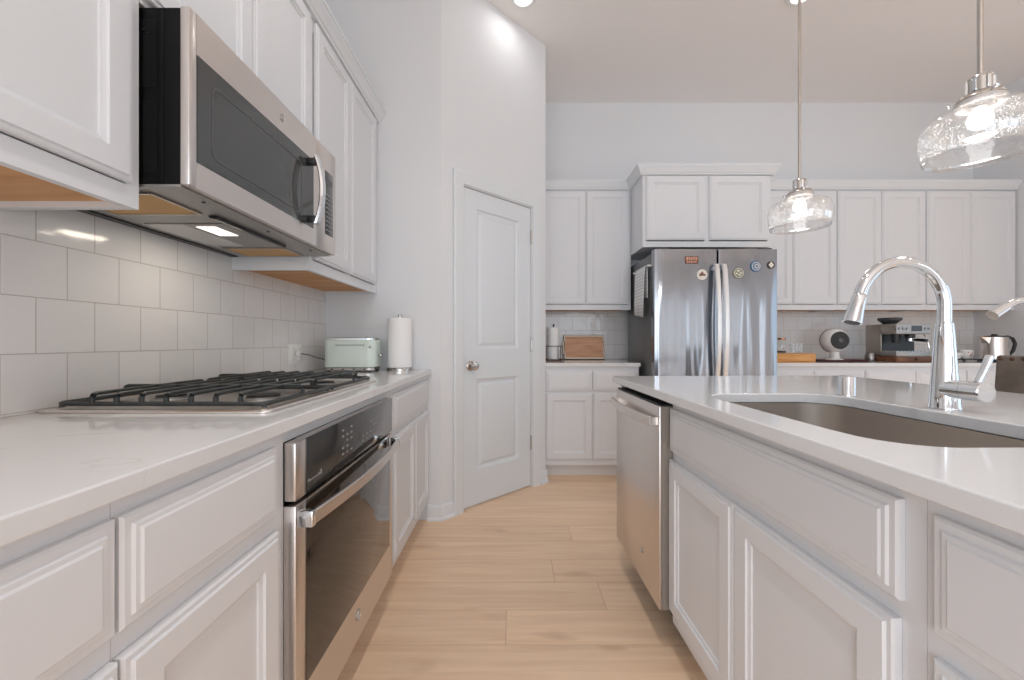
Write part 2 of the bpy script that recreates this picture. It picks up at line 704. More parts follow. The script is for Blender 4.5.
# ------------------------------------------------------------------ room shell
struct(MB().box(-1.3, 6.8, -5.2, 4.0, -0.1, 0).build('floor', 'oak_floor', smooth=False))
struct(MB().box(-1.3, 6.8, -5.2, 4.0, ZC, ZC + 0.1).build('ceiling', 'ceiling_paint', smooth=False))
struct(MB().box(XW - 0.12, PV.x, YR, YR + 0.12, 0, ZC).build('wall_return', 'wall_paint', smooth=False))
struct(MB().box(PE.x - 0.12, XR + 0.12, YB, YB + 0.12, 0, ZC).build('wall_back', 'wall_paint', smooth=False))
struct(MB().box(XR, XR + 0.12, 2.6, YB, 0, ZC).build('wall_right', 'wall_paint', smooth=False))
struct(MB().box(XR + 0.12, 6.7, 2.6, 2.72, 0, ZC).build('wall_right_return', 'wall_paint', smooth=False))


def holed_wall(name, axis, pos, thick, a0, a1, holes, z0, z1):
    mb = MB()

    def bx(p, q, zz0, zz1):
        if axis == 'x':
            mb.box(p, q, pos, pos + thick, zz0, zz1)
        else:
            mb.box(pos, pos + thick, p, q, zz0, zz1)
    cur = a0
    for h0, h1 in holes:
        bx(cur, h0, 0, ZC)
        bx(h0, h1, 0, z0)
        bx(h0, h1, z1, ZC)
        cur = h1
    bx(cur, a1, 0, ZC)
    struct(mb.build(name, 'wall_paint', smooth=False))


RW, SW = REAR_WIN_STRIPS, SIDE_WIN
holed_wall('wall_rear', 'x', -5.12, 0.12, -1.14, 6.7, RW, WZ0, WZ1)
holed_wall('wall_far_right', 'y', 6.58, 0.12, -5.0, 2.6, SW, WZ0, WZ1)
holed_wall('wall_left', 'y', XW - 0.12, 0.12, -5.1, YR, LEFT_FILL_WIN, WZ0, WZ1)  # opening cut for the added left fill
nwin = 0


def window_frame(axis, pos, h0, h1):
    global nwin
    nwin += 1
    mb = MB()

    def bx(a, b_, z0, z1, dd):
        if axis == 'x':
            mb.box(a, b_, pos - 0.03 + dd, pos + 0.03 - dd, z0, z1)
        else:
            mb.box(pos - 0.03 + dd, pos + 0.03 - dd, a, b_, z0, z1)
    n = 2 if h1 - h0 > 1 else 1
    for k in range(n + 1):
        a = h0 + (h1 - h0 - 0.03) * k / n
        bx(a, a + 0.03, WZ0, WZ1, 0)
    for z in (WZ0, (WZ0 + WZ1) / 2, WZ1 - 0.03):
        bx(h0, h1, z, z + 0.03, 0.004)
    struct(mb.build('window_%d' % nwin, 'trim_paint', smooth=False))


for h0, h1 in RW:  # wide windows plus the added slim openings
    window_frame('x', -5.06, h0, h1)
for h0, h1 in SW:
    window_frame('y', 6.64, h0, h1)
for h0, h1 in LEFT_FILL_WIN:  # frame around the added fill opening
    window_frame('y', XW - 0.06, h0, h1)

# pantry corner: diagonal wall with the door, then the side wall running to the back
pd = (PE - PV).normalized()
PL = (PE - PV).length
pang = math.atan2(pd.y, pd.x)
PM = Matrix.Translation((PV.x, PV.y, 0)) @ Matrix.Rotation(pang, 4, 'Z')   # local: x along wall, -y towards the room
D0, D1, DZ = 0.172, 0.799, 2.078
mb = MB(PM)
mb.loft([[(0, 0, z), (D0, 0, z), (D0, 0.11, z), (0.05, 0.11, z)] for z in (0, ZC)])
mb.loft([[(D1, 0, z), (PL, 0, z), (PL - 0.05, 0.11, z), (D1, 0.11, z)] for z in (0, ZC)])
mb.box(D0, D1, 0, 0.11, DZ, ZC)
struct(mb.build('wall_pantry', 'wall_paint', smooth=False))
struct(MB().prism([(PE.x, PE.y), (PE.x, YB), (PE.x - 0.12, YB), (PE.x - 0.12, PE.y + 0.05)], 0, ZC).build('wall_pantry_side', 'wall_paint', smooth=False))

# door casing
mb = MB(PM)


def casing_loop(i, n):
    a, b, t = D0 - 0.006 - i, D1 + 0.006 + i, DZ + 0.006 + i
    return [(a, -n, 0.0), (a, -n, t), (b, -n, t), (b, -n, 0.0)]


cprof = [(0, 0.001), (0, 0.010), (0.006, 0.013), (0.022, 0.012), (0.05, 0.018), (0.068, 0.019), (0.073, 0.015), (0.078, 0.015), (0.078, 0.001)]
mb.loft([casing_loop(i, n) for i, n in cprof], False, False, closed=False)
# jamb lining
mb.box(D0 - 0.006, D0 - 0.001 + 0.0005, 0.0, 0.10, 0, DZ)
struct(mb.build('trim_1', 'trim_paint'))

# pantry door: two moulded panels
mb = MB(PM)
dx0, dx1, dz0, dz1, dyf = D0 + 0.003, D1 - 0.003, 0.012, DZ - 0.004, 0.012


def door_rect(x0, x1, z0, z1, y):
    return [(x0, y, z0), (x1, y, z0), (x1, y, z1), (x0, y, z1)]


panels = [(D0 + 0.115, D1 - 0.12, 1.03, 1.955), (D0 + 0.115, D1 - 0.12, 0.235, 0.835)]
xs = [dx0, panels[0][0], panels[0][1], dx1]
zs = [dz0, 0.235, 0.835, 1.03, 1.955, dz1]
for i in range(3):
    for j in range(5):
        if i == 1 and j in (1, 3):
            continue
        L = door_rect(xs[i], xs[i + 1], zs[j], zs[j + 1], dyf)
        mb.bm.faces.new([mb.V(p) for p in L])
for a, b_, c, d in panels:
    mb.loft([door_rect(a + i, b_ - i, c + i, d - i, dyf + n) for i, n in ((0, 0), (0.005, 0.010), (0.020, 0.016), (0.026, 0.016), (0.046, 0.005), (0.052, 0.004))], False, True)
mb.loft([door_rect(dx0, dx1, dz0, dz1, y) for y in (dyf, dyf + 0.036)], False, True)
bmesh.ops.remove_doubles(mb.bm, verts=mb.bm.verts[:], dist=1e-5)
door = struct(mb.build('door_1', 'door_paint', angle=0.3))
kx, kz = D0 + 0.062, 0.925
mb = MB(PM)
ry = Matrix.Rotation(PI / 2, 3, 'X')
mb.lathe([(0.0, 0.0), (0.032, 0.0), (0.032, 0.004), (0.026, 0.009), (0.012, 0.011), (0.010, 0.030), (0.018, 0.036), (0.027, 0.045), (0.0285, 0.055), (0.022, 0.064), (0.0, 0.067)], (kx, dyf, kz), 28, ry)
mb.build('door_knob', 'nickel', door)
for hz in (0.33, 1.06, 1.86):
    mb = MB(PM)
    mb.cyl((D1 - 0.001, dyf - 0.006, hz - 0.045), (D1 - 0.001, dyf - 0.006, hz + 0.045), 0.006, seg=12)
    mb.sphere((D1 - 0.001, dyf - 0.006, hz + 0.047), 0.007).sphere((D1 - 0.001, dyf - 0.006, hz - 0.047), 0.007)
    mb.build('hinge', 'nickel', door)


def offset_poly(pts, o):
    """offset an open polyline to its right-hand side by o (mitred)"""
    out = []
    n = len(pts)
    for i in range(n):
        def nr(a, b):
            d = (Vector(b) - Vector(a)).normalized()
            return Vector((d.y, -d.x))
        if i == 0:
            q = Vector(pts[0]) + nr(pts[0], pts[1]) * o
        elif i == n - 1:
            q = Vector(pts[-1]) + nr(pts[-2], pts[-1]) * o
        else:
            n1, n2 = nr(pts[i - 1], pts[i]), nr(pts[i], pts[i + 1])
            q = Vector(pts[i]) + (n1 + n2) * (o / (1 + n1.dot(n2)))
        out.append(q)
    return out


def sweep(mb, pts, prof):
    """prof: (offset to the right, z) closed section swept along pts"""
    rows = []
    cols = [offset_poly(pts, o) for o, z in prof]
    for i in range(len(pts)):
        rows.append([(cols[k][i].x, cols[k][i].y, prof[k][1]) for k in range(len(prof))])
    mb.loft(rows)


BBP = [(0.0005, 0), (0.024, 0), (0.024, 0.012), (0.018, 0.018), (0.014, 0.020), (0.014, 0.078), (0.010, 0.088), (0.006, 0.094), (0.0005, 0.094)]
pA = PV + pd * (D0 - 0.086)
pB = PV + pd * (D1 + 0.086)
mb = MB()
sweep(mb, [(-0.512, YR), (PV.x, PV.y), (pA.x, pA.y)], BBP)
struct(mb.build('baseboard_left', 'trim_paint'))
mb = MB()
sweep(mb, [(pB.x, pB.y), (PE.x, PE.y), (PE.x, 3.168)], BBP)
struct(mb.build('baseboard_back', 'trim_paint'))

# tiled splashbacks
struct(MB().box(XW + 0.0005, XW + 0.009, -1.0, YR - 0.001, HC + 0.0004, 1.45).build('wall_left_tiles', 'tile_left', smooth=False))
struct(MB().box(PE.x + 0.001, XR - 0.001, YB - 0.009, YB - 0.0005, HC + 0.002, 1.42).build('wall_back_tiles', 'tile_back', smooth=False))

# ------------------------------------------------------------------ cabinets
DOORP = [(0, 0.0005), (0, 0.011), (0.003, 0.0145), (0.010, 0.0145), (0.0125, 0.019), (0.0555, 0.019), (0.0575, 0.0145), (0.067, 0.012), (0.068, 0.0085)]
DRAWP = [(0, 0.0005), (0, 0.009), (0.004, 0.0125), (0.013, 0.0125), (0.016, 0.016), (0.022, 0.0165), (0.025, 0.019)]
SLABP = [(0, 0.0005), (0, 0.012), (0.004, 0.017), (0.008, 0.019)]


def front(parent, kind, x0, x1, z0, z1, name):
    mb = MB()
    prof = DOORP if kind == 'door' else DRAWP
    mb.loft([[(x0 + i, -n, z0 + i), (x1 - i, -n, z0 + i), (x1 - i, -n, z1 - i), (x0 + i, -n, z1 - i)] for i, n in prof])
    return mb.build(name, 'cabinet_paint', parent, angle=0.3)


def base_cabinet(label, loc, rz, wd, dp, fronts, stiles=(0.03, 0.03), zt=0.8835, rails=(0.70,), name='base_cabinet', group=None, toe=0.075):
    t = thing(name, label, 'cabinet', loc, rz, group)
    e = 0.0002
    mb = MB()
    mb.box(e, 0.018, 0.019, dp, 0.105, zt).box(wd - 0.018, wd - e, 0.019, dp, 0.105, zt)
    mb.box(0.018, wd - 0.018, 0.019, dp, 0.105, 0.123).box(0.018, wd - 0.018, dp - 0.01, dp, 0.123, zt)
    mb.build('carcass', 'cabinet_paint', t, smooth=False)
    mb = MB()
    mb.box(e, stiles[0], 0, 0.0188, 0.105, zt).box(wd - stiles[1], wd - e, 0, 0.0188, 0.105, zt)
    mb.box(stiles[0], wd - stiles[1], 0, 0.0188, 0.105, 0.15).box(stiles[0], wd - stiles[1], 0, 0.0188, 0.845, zt)
    for r in rails:
        mb.box(stiles[0], wd - stiles[1], 0, 0.0188, r - 0.03, r + 0.02)
    dl_ = [f for f in fronts if f[0] == 'door']
    if len(dl_) > 1:
        c_ = (dl_[-2][2] + dl_[-1][1]) / 2
        mb.box(c_ - 0.022, c_ + 0.022, 0, 0.0188, 0.15, rails[0] - 0.03)
    mb.build('face_frame', 'cabinet_paint', t, smooth=False)
    mb = MB()
    mb.box(e, wd - e, toe, toe + 0.013, 0, 0.104)
    mb.build('toe_kick', 'toe_paint', t, smooth=False)
    for k, x0, x1, z0, z1 in fronts:
        front(t, k, x0, x1, z0, z1, 'door' if k == 'door' else 'drawer_front')
    return t


def wall_cabinet(label, loc, rz, wd, dp, z0, z1, fronts, name='wall_cabinet', left_stile=0.03, right_stile=0.03, group=None, recess=0.022, under='cabinet_wood'):
    t = thing(name, label, 'cabinet', (loc[0], loc[1], z0), rz, group)
    e = 0.0002
    h = z1 - z0
    mb = MB()
    mb.box(e, 0.016, 0.019, dp, 0, h).box(wd - 0.016, wd - e, 0.019, dp, 0, h)
    mb.box(0.016, wd - 0.016, 0.019, dp, h - 0.016, h).box(0.016, wd - 0.016, dp - 0.008, dp, recess, h - 0.016)
    mb.build('carcass', 'cabinet_paint', t, smooth=False)
    mb = MB()
    mb.box(0.0165, wd - 0.0165, 0.0195, dp - 0.001, recess - 0.008, recess + 0.008)
    mb.build('bottom_panel', under, t, smooth=False)
    mb = MB()
    mb.box(e, left_stile, 0, 0.0188, 0, h).box(wd - right_stile, wd - e, 0, 0.0188, 0, h)
    if len(fronts) > 1:
        c_ = (fronts[-2][2] + fronts[-1][1]) / 2
        mb.box(c_ - 0.022, c_ + 0.022, 0, 0.0188, 0.045, h - 0.05)
    mb.box(left_stile, wd - right_stile, 0, 0.0188, 0, 0.045).box(left_stile, wd - right_stile, 0, 0.0188, h - 0.05, h)
    mb.build('face_frame', 'cabinet_paint', t, smooth=False)
    for k, x0, x1, a, b_ in fronts:
        front(t, k, x0, x1, a - z0, b_ - z0, 'door')
    return t


def mid(m0, m1, f0, f1, kind, z0, z1, gap=0.004):
    c = (m0 + m1) / 2
    return [(kind, f0, c - gap / 2, z0, z1), (kind, c + gap / 2, f1, z0, z1)]


# --- left run
FX = -0.515
DRZ, DOZ = (0.708, 0.857), (0.149, 0.674)
y0 = -0.36
base_cabinet('white base cabinet nearest the camera on the left, left of the drawer beside the oven', (FX, y0, 0), TL, 0.8725, 0.62,
             [('drawer', 0.003, 0.425, *DRZ), ('drawer', 0.429, 0.8695, *DRZ), ('door', 0.003, 0.425, *DOZ), ('door', 0.429, 0.8705, *DOZ)])
base_cabinet('white base cabinet directly left of the built-in oven, one drawer over one door', (FX, 0.513, 0), TL, 0.381, 0.62,
             [('drawer', 0.002, 0.348, *DRZ), ('door', 0.002, 0.349, *DOZ)], stiles=(0.03, 0.05))
base_cabinet('white base cabinet at the right of the oven, under the mint toaster', (FX, 1.641, 0), TL, 0.784, 0.62,
             [('drawer', 0.062, 0.765, *DRZ), ('door', 0.062, 0.424, *DOZ), ('door', 0.428, 0.765, *DOZ)], stiles=(0.075, 0.03))
# oven housing: rail above, floor below
t = thing('oven_housing', 'white cabinet housing framing the built-in oven under the cooktop', 'cabinet', (FX, 0.8945, 0), TL)
mb = MB()
mb.box(0.0008, 0.7452, 0, 0.0188, 0.8553, 0.8835).box(0.0008, 0.0055, 0, 0.0188, 0.106, 0.8553).box(0.7388, 0.7452, 0, 0.0188, 0.106, 0.8553)
mb.build('face_frame', 'cabinet_paint', t, smooth=False)
mb = MB()
mb.box(0.0008, 0.7452, 0.02, 0.62, 0.105, 0.122)
mb.build('floor_panel', 'cabinet_paint', t, smooth=False)
mb = MB()
mb.box(0.0008, 0.7452, 0.075, 0.088, 0, 0.104)
mb.build('toe_kick', 'toe_paint', t, smooth=False)

# countertop of the left run
mb = MB()
mb.box(XW + 0.010, -0.4905, -0.8, YR - 0.002, 0.8845, HC)
tag(mb.build('countertop', 'quartz', bevel=0.003, origin=(-0.8, 0.8, 0.8845)), 'white quartz countertop along the left wall carrying the gas cooktop', 'countertop')

# wall cabinets left
UX = -0.82
wall_cabinet('white wall cabinet nearest the camera, left of the microwave, with exposed wood underside', (UX, -0.36), TL, 1.239, 0.318, 1.372, 2.405,
             [('door', 0.365, 0.783, 1.42, 2.398), ('door', 0.787, 1.212, 1.42, 2.398)])
wall_cabinet('white two-door wall cabinet directly above the microwave', (UX, 0.8805), TL, 0.734, 0.318, 1.830, 2.405,
             [('door', 0.006, 0.364, 1.842, 2.398), ('door', 0.368, 0.728, 1.842, 2.398)])
wall_cabinet('white wall cabinet past the microwave, hanging above the mint toaster', (UX, 1.616), TL, 0.811, 0.318, 1.372, 2.405,
             [('door', 0.034, 0.386, 1.42, 2.398), ('door', 0.390, 0.755, 1.42, 2.398)], right_stile=0.06)
CRP = [(0.0, 2.4065), (0.020, 2.4065), (0.022, 2.416), (0.030, 2.422), (0.040, 2.444), (0.049, 2.456), (0.051, 2.464), (0.056, 2.466), (0.056, 2.479), (0.0, 2.479)]
mb = MB()
sweep(mb, [(UX, -0.36), (UX, YR - 0.001)], CRP)
struct(mb.build('trim_2', 'trim_paint', angle=0.3))

# --- back run
BF = 3.17
BD = YB - BF - 0.003
base_cabinet('white base cabinet between pantry wall and refrigerator, two drawers over two doors', (0.2605, BF, 0), 0, 0.745, BD,
             [('drawer', 0.006, 0.376, 0.693, 0.851), ('drawer', 0.380, 0.735, 0.693, 0.851), ('door', 0.006, 0.376, *DOZ), ('door', 0.380, 0.735, *DOZ)], rails=(0.682,))
mb = MB()
mb.box(PE.x + 0.001, 1.012, BF - 0.026, YB - 0.010, 0.8845, HC)
tag(mb.build('countertop', 'quartz', bevel=0.003, origin=(0.63, 3.4, 0.8845)), 'short white countertop left of the refrigerator holding the wooden tray', 'countertop')
BU = 3.50
wall_cabinet('white two-door wall cabinet left of the refrigerator above the wooden tray', (0.2605, BU), 0, 0.778, 0.317, 1.36, 2.405,
             [('door', 0.004, 0.383, 1.408, 2.394), ('door', 0.387, 0.762, 1.408, 2.394)])
wall_cabinet('deep white two-door cabinet projecting above the refrigerator', (1.0415, 3.19), 0, 1.021, 0.627, 1.837, 2.405,
             [('door', 0.026, 0.495, 1.889, 2.400), ('door', 0.527, 0.994, 1.889, 2.400)], recess=0.03, under='cabinet_paint')
xs_ = [2.0645, 2.835, 3.612, 4.396]
labs = ['white wall cabinet directly right of the refrigerator, behind the far pendant lamp',
        'white wall cabinet above the espresso machine, second from the refrigerator',
        'white wall cabinet at the right end, above the kettle']
for i in range(3):
    wd = xs_[i + 1] - xs_[i] - 0.001
    wall_cabinet(labs[i], (xs_[i], BU), 0, wd, 0.317, 1.36, 2.405, mid(0, wd, 0.006 if i else 0.05, wd - 0.006, 'door', 1.408, 2.394))
mb = MB()
sweep(mb, [(PE.x + 0.001, BU), (1.0415, BU), (1.0415, 3.19), (2.0625, 3.19), (2.0625, BU), (XR - 0.002, BU)], CRP)
struct(mb.build('trim_3', 'trim_paint', angle=0.3))
xb = [1.985, 2.79, 3.595, 4.396]
labs = ['white base cabinet right of the refrigerator, under the bamboo box',
        'white base cabinet under the globe fan and espresso machine',
        'white base cabinet at the right wall, under the kettle']
for i in range(3):
    wd = xb[i + 1] - xb[i] - 0.001
    base_cabinet(labs[i], (xb[i], BF, 0), 0, wd, BD, mid(0, wd, 0.006, wd - 0.006, 'drawer', 0.693, 0.851) + mid(0, wd, 0.006, wd - 0.006, 'door', *DOZ), rails=(0.682,))
mb = MB()
mb.box(1.983, XR - 0.002, BF - 0.026, YB - 0.010, 0.8845, HC)
tag(mb.build('countertop', 'quartz', bevel=0.003, origin=(3.2, 3.4, 0.8845)), 'long white back countertop right of the refrigerator holding espresso machine and kettle', 'countertop')


# ------------------------------------------------------------------ island
def isl_loc(v, u, z=0):
    x, y = ISL(v, u)
    return (x, y, z)


base_cabinet('white island sink cabinet beside the dishwasher, wide false front over two doors', isl_loc(0.059, 1.3965), TI, 0.8415, 0.60,
             [('drawer', 0.002, 0.8115, 0.703, 0.852), ('door', 0.0005, 0.3915, *DOZ), ('door', 0.3955, 0.8065, *DOZ)], stiles=(0.02, 0.055), name='sink_cabinet', toe=0.10)
base_cabinet('white island drawer cabinet at the lower right corner, nearest the camera', isl_loc(0.059, 0.5545), TI, 0.62, 0.60,
             [('drawer', 0.016, 0.60, 0.690, 0.849), ('drawer', 0.016, 0.60, 0.42, 0.657), ('drawer', 0.016, 0.60, 0.149, 0.39)], stiles=(0.04, 0.03), rails=(0.68, 0.41))
t = thing('island_panel', 'white end panel of the island on the far side of the dishwasher', 'panel', isl_loc(0.04, 1.953), TI)
MB().box(0, 0.0155, 0, 0.66, 0.106, 0.8835).box(0, 0.0155, 0.10, 0.66, 0, 0.106).build('panel', 'cabinet_paint', t, bevel=0.002)
MB().box(-0.010, -0.0005, 0.10, 0.66, 0, 0.094).build('shoe_board', 'trim_paint', t, bevel=0.002)

# island countertop with the sink cut-out (local frame v, u)
W_I, U0, U1 = 1.15, -0.45, 1.962
SV0, SV1, SU0, SU1, SR = 0.099, 0.515, 0.635, 1.292, 0.105
outer = [(0, U0), (W_I, U0), (W_I, U1), (0, U1)]
inner = rrect(SV0, SV1, SU0, SU1, SR, 10)
mb = MB()


def slab_with_hole(mb, outer, inner, z0, z1):
    allp = outer + inner
    tris = geometry.tessellate_polygon([[Vector((*p, 0)) for p in outer], [Vector((*p, 0)) for p in inner]])
    for z, flip in ((z1, False), (z0, True)):
        vs = [mb.V((*p, z)) for p in allp]
        for tr in tris:
            try:
                mb.bm.faces.new([vs[i] for i in tr])
            except ValueError:
                pass
        if z == z1:
            top = vs
        else:
            bot = vs
    no = len(outer)
    for rng in (range(no), range(no, len(allp))):
        rng = list(rng)
        for i, a in enumerate(rng):
            b_ = rng[(i + 1) % len(rng)]
            mb.bm.faces.new((top[a], top[b_], bot[b_], bot[a]))


slab_with_hole(mb, outer, inner, 0.8845, HC)
o = mb.build('countertop', 'quartz', bevel=0.003)
o.location = (0.5289, 0, 0)
o.rotation_euler = (0, 0, IR)
tag(o, 'white quartz island countertop with the undermount sink and chrome faucet', 'countertop')

# sink bowl
t = thing('kitchen_sink', 'stainless steel undermount sink set into the island countertop', 'sink', (0.5289, 0, 0), IR)
mb = MB()
loops = []
zt = 0.8838
for off, z in ((0.022, zt), (-0.002, zt), (-0.001, zt - 0.004), (-0.003, 0.72), (-0.008, 0.69), (-0.022, 0.672), (-0.045, 0.665), (-0.12, 0.660)):
    loops.append([(x, y, z) for x, y in rrect(SV0 - off, SV1 + off, SU0 - off, SU1 + off, max(SR + off, 0.02) if off > -0.1 else 0.03, 10)])
mb.loft(loops, False, True)
mb.build('bowl', 'steel_sink', t, angle=0.9)
mb = MB()
cv, cu = (SV0 + SV1) / 2, (SU0 + SU1) / 2
mb.lathe([(0.0, 0.6615), (0.020, 0.6615), (0.036, 0.6625), (0.044, 0.6655), (0.056, 0.666), (0.057, 0.6605)], (cv, cu, 0), 32)
mb.build('drain', 'chrome', t)

# faucet (local frame: x = v, y = u)
fx, fy = ISL(0.583, 1.0)
t = thing('kitchen_faucet', 'tall chrome gooseneck pull-down faucet behind the island sink', 'faucet', (fx, fy, HC + 0.0005), IR)
mb = MB()
mb.lathe([(0.0, 0), (0.0305, 0), (0.0305, 0.003), (0.029, 0.006), (0.0265, 0.05), (0.0225, 0.12), (0.0185, 0.19), (0.0165, 0.215), (0.0, 0.216)], (0, 0, 0), 40)
mb.build('body', 'chrome', t)
mb = MB()
R = 0.110
zc = 0.259
path = [(0, 0, 0.216), (0, 0, 0.240)] + arc_pts((-R, zc), R, 0, 166, 26, lambda a, b_: (a, 0, b_))
mb.tube(path, 0.0135, 20)
mb.build('spout', 'chrome', t)
ex_ = path[-1]
dv = (Vector(path[-1]) - Vector(path[-2])).normalized()
p0 = Vector(ex_) + dv * 0.001
mb = MB()
mb.tube([p0, p0 + dv * 0.004, p0 + dv * 0.03, p0 + dv * 0.066, p0 + dv * 0.072, p0 + dv * 0.0721], [0.0135, 0.0150, 0.0163, 0.0205, 0.0208, 0.017], 24)
hd = mb.build('spray_head', 'chrome', t)
MB().tube([p0 + dv * 0.0722, p0 + dv * 0.074], [0.0165, 0.015], 20).build('nozzle', 'grille_grey', hd)
mb = MB()
mb.tube([(-0.004, -0.010, 0.051), (-0.004, -0.050, 0.051)], 0.0225, 28)
mb.build('valve', 'chrome', t)
mb = MB()
mb.tube([(-0.004, -0.0515, 0.051), (-0.004, -0.090, 0.051), (-0.004, -0.092, 0.051)], [0.0235, 0.0235, 0.0215], 28)
hd = mb.build('handle', 'chrome', t)
mb = MB()
mb.tube([(-0.004, -0.074, 0.072), (0.008, -0.076, 0.100), (0.021, -0.077, 0.134), (0.0215, -0.077, 0.136)], [0.0070, 0.0070, 0.0080, 0.0062], 14)
mb.build('lever', 'chrome', hd)

# filtered-water tap to the right of the main faucet
fx, fy = ISL(0.572, 0.765)
t = thing('filter_faucet', 'small chrome filtered-water tap at the right edge, beside the tall faucet', 'faucet', (fx, fy, HC + 0.0005), IR)
mb = MB()
mb.lathe([(0.0, 0), (0.020, 0), (0.020, 0.004), (0.013, 0.010), (0.0115, 0.06), (0.009, 0.065), (0.0, 0.066)], (0, 0, 0), 28)
mb.build('body', 'chrome', t)
path = [(0, 0, 0.06), (0, 0, 0.155)] + arc_pts((-0.085, 0.165), 0.085, 0, 125, 18, lambda a, b_: (a, 0, b_))
e2 = Vector(path[-1])
dv = (e2 - Vector(path[-2])).normalized()
mb = MB()
mb.tube(path, 0.0062, 14)
mb.build('spout', 'chrome', t)
MB().tube([e2, e2 + dv * 0.03], [0.0085, 0.0095], 16).build('tip', 'chrome', t)
mb = MB()
mb.tube([(0, -0.012, 0.045), (0, -0.045, 0.05)], [0.006, 0.004], 12)
mb.build('lever', 'chrome', t)

# air-gap cap
fx, fy = ISL(0.545, 1.245)
mb = MB()
mb.lathe([(0.0, 0), (0.0235, 0), (0.0235, 0.002), (0.0222, 0.004), (0.0222, 0.056), (0.0195, 0.0605), (0.0, 0.061)], (fx, fy, HC + 0.0005), 32)
tag(mb.build('air_gap_cap', 'chrome', origin=(fx, fy, HC + 0.0005)), 'short chrome cylinder standing on the island left of the tall faucet', 'air gap')


def bow_handle(mb, x0, x1, z0, z1, out0, out1, thick, n=24, post=0.018):
    loops = []
    for k in range(n + 1):
        f = k / n
        x = x0 + (x1 - x0) * f
        y = -(out0 + (out1 - out0) * (1 - (2 * f - 1) ** 2))
        loops.append([(x, y, z0 + 0.003), (x, y - 0.0025, z0), (x, y - thick + 0.0025, z0), (x, y - thick, z0 + 0.003),
                      (x, y - thick, z1 - 0.003), (x, y - thick + 0.0025, z1), (x, y - 0.0025, z1), (x, y, z1 - 0.003)])
    mb.loft(loops)


def badge(parent, x, z, y, r=0.011):
    """round monogram badge on an appliance front"""
    mx = Matrix.Rotation(PI / 2, 3, 'X')
    mb = MB()
    mb.lathe([(0, 0), (r, 0), (r, 0.0012), (r - 0.0008, 0.0016), (0, 0.0016)], (x, y, z), 28, mx)
    d = mb.build('badge', 'steel_dark', parent)
    mb = MB()
    mb.torus((x, y - 0.0018, z), r * 0.88, r * 0.07, mx, 28, 6)
    for q in range(4):
        a = q * PI / 2
        pts = [(x + r * (0.62 + 0.1 * math.sin(3 * s_)) * math.cos(a + s_) * (1 - 0.25 * s_), y - 0.0018, z + r * 0.66 * math.sin(a + s_) * (1 - 0.25 * s_)) for s_ in (0, 0.25, 0.5, 0.75, 1.0, 1.25)]
        mb.tube(pts, r * 0.055, 6)
    for sgn in (-1, 1):
        pts = [(x + sgn * r * (0.18 + 0.22 * math.cos(a)), y - 0.0018, z + r * 0.34 * math.sin(a)) for a in [PI * k / 8 for k in range(2, 14)]]
        mb.tube(pts, r * 0.06, 6)
    mb.build('monogram', 'chrome', d)


# ------------------------------------------------------------------ dishwasher
DWW = 0.537
t = thing('dishwasher', 'stainless steel dishwasher at the far end of the island', 'dishwasher', isl_loc(0.013, 1.935), TI)
mb = MB()
mb.box(0.001, DWW - 0.001, 0.052, 0.58, 0.11, 0.872)
mb.build('tub', 'black_case', t, smooth=False)
mb = MB()
mb.box(0.001, DWW - 0.001, 0, 0.009, 0.142, 0.8555, bev=0.0025)
dwd = mb.build('door', 'steel', t)
MB().box(0.002, DWW - 0.002, 0.0092, 0.047, 0.1425, 0.855).build('door_frame', 'door_edge', dwd, smooth=False)
mb = MB()
mb.box(0.004, DWW - 0.004, 0.006, 0.050, 0.856, 0.8615)
mb.build('control_strip', 'black_rubber', t, smooth=False)
mb = MB()
bow_handle(mb, 0.012, DWW - 0.018, 0.784, 0.818, 0.020, 0.040, 0.010)
mb.box(0.012, 0.026, -0.024, 0.0005, 0.788, 0.814).box(DWW - 0.032, DWW - 0.018, -0.024, 0.0005, 0.788, 0.814)
mb.build('handle', 'steel', t)
badge(t, 0.36, 0.262, -0.0002, 0.011)
mb = MB()
mb.box(0.004, DWW - 0.004, 0.148, 0.160, 0.0, 0.109)
mb.build('toe_panel', 'black_case', t, smooth=False)  # black stands in for the shadow below the dishwasher door

# ------------------------------------------------------------------ built-in oven
OW = 0.731
t = thing('wall_oven', 'stainless built-in oven with black glass under the left countertop', 'oven', (-0.4875, 0.901, 0.123), TL)
zb = 0.017
mb = MB()
mb.box(0.012, OW - 0.012, 0.045, 0.56, 0.0, 0.727)
mb.build('body', 'black_case', t, smooth=False)
mb = MB()
zp0, zp1 = 0.598, 0.731
mb.box(0.0, 0.047, 0.0, 0.0265, zp0, zp1, bev=0.003).box(OW - 0.012, OW, 0.0, 0.0265, zp0, zp1, bev=0.003)
mb.box(0.047, OW - 0.012, 0.004, 0.0265, zp0, zp1)
mb.build('control_panel', 'steel', t)
mb = MB()
mb.box(0.0475, OW - 0.0125, -0.001, 0.0038, zp0 + 0.001, zp1 - 0.001, bev=0.001)
gl = mb.build('control_glass', 'black_glass', t)
for cx0, cols, rows, dxx in ((0.245, 3, 5, 0.030), (0.40, 2, 2, 0.034), (0.47, 3, 4, 0.026)):
    mb = MB()
    for c in range(cols):
        for r in range(rows):
            if (c + r * 2) % 5 == 4:
                continue
            mb.box(cx0 + c * dxx, cx0 + c * dxx + 0.012, -0.0016, -0.0008, zp0 + 0.035 + r * 0.017, zp0 + 0.0405 + r * 0.017)
    mb.build('key_marks', 'print_white', gl, smooth=False)
mb = MB()
for k in range(6):
    mb.box(0.053 + k * 0.010, 0.060 + k * 0.010, -0.0016, -0.0008, zp0 + 0.026, zp0 + 0.030 + (0.003 if k in (0, 5) else 0))
mb.box(0.114, 0.122, -0.0016, -0.0008, zp0 + 0.025, zp0 + 0.038)
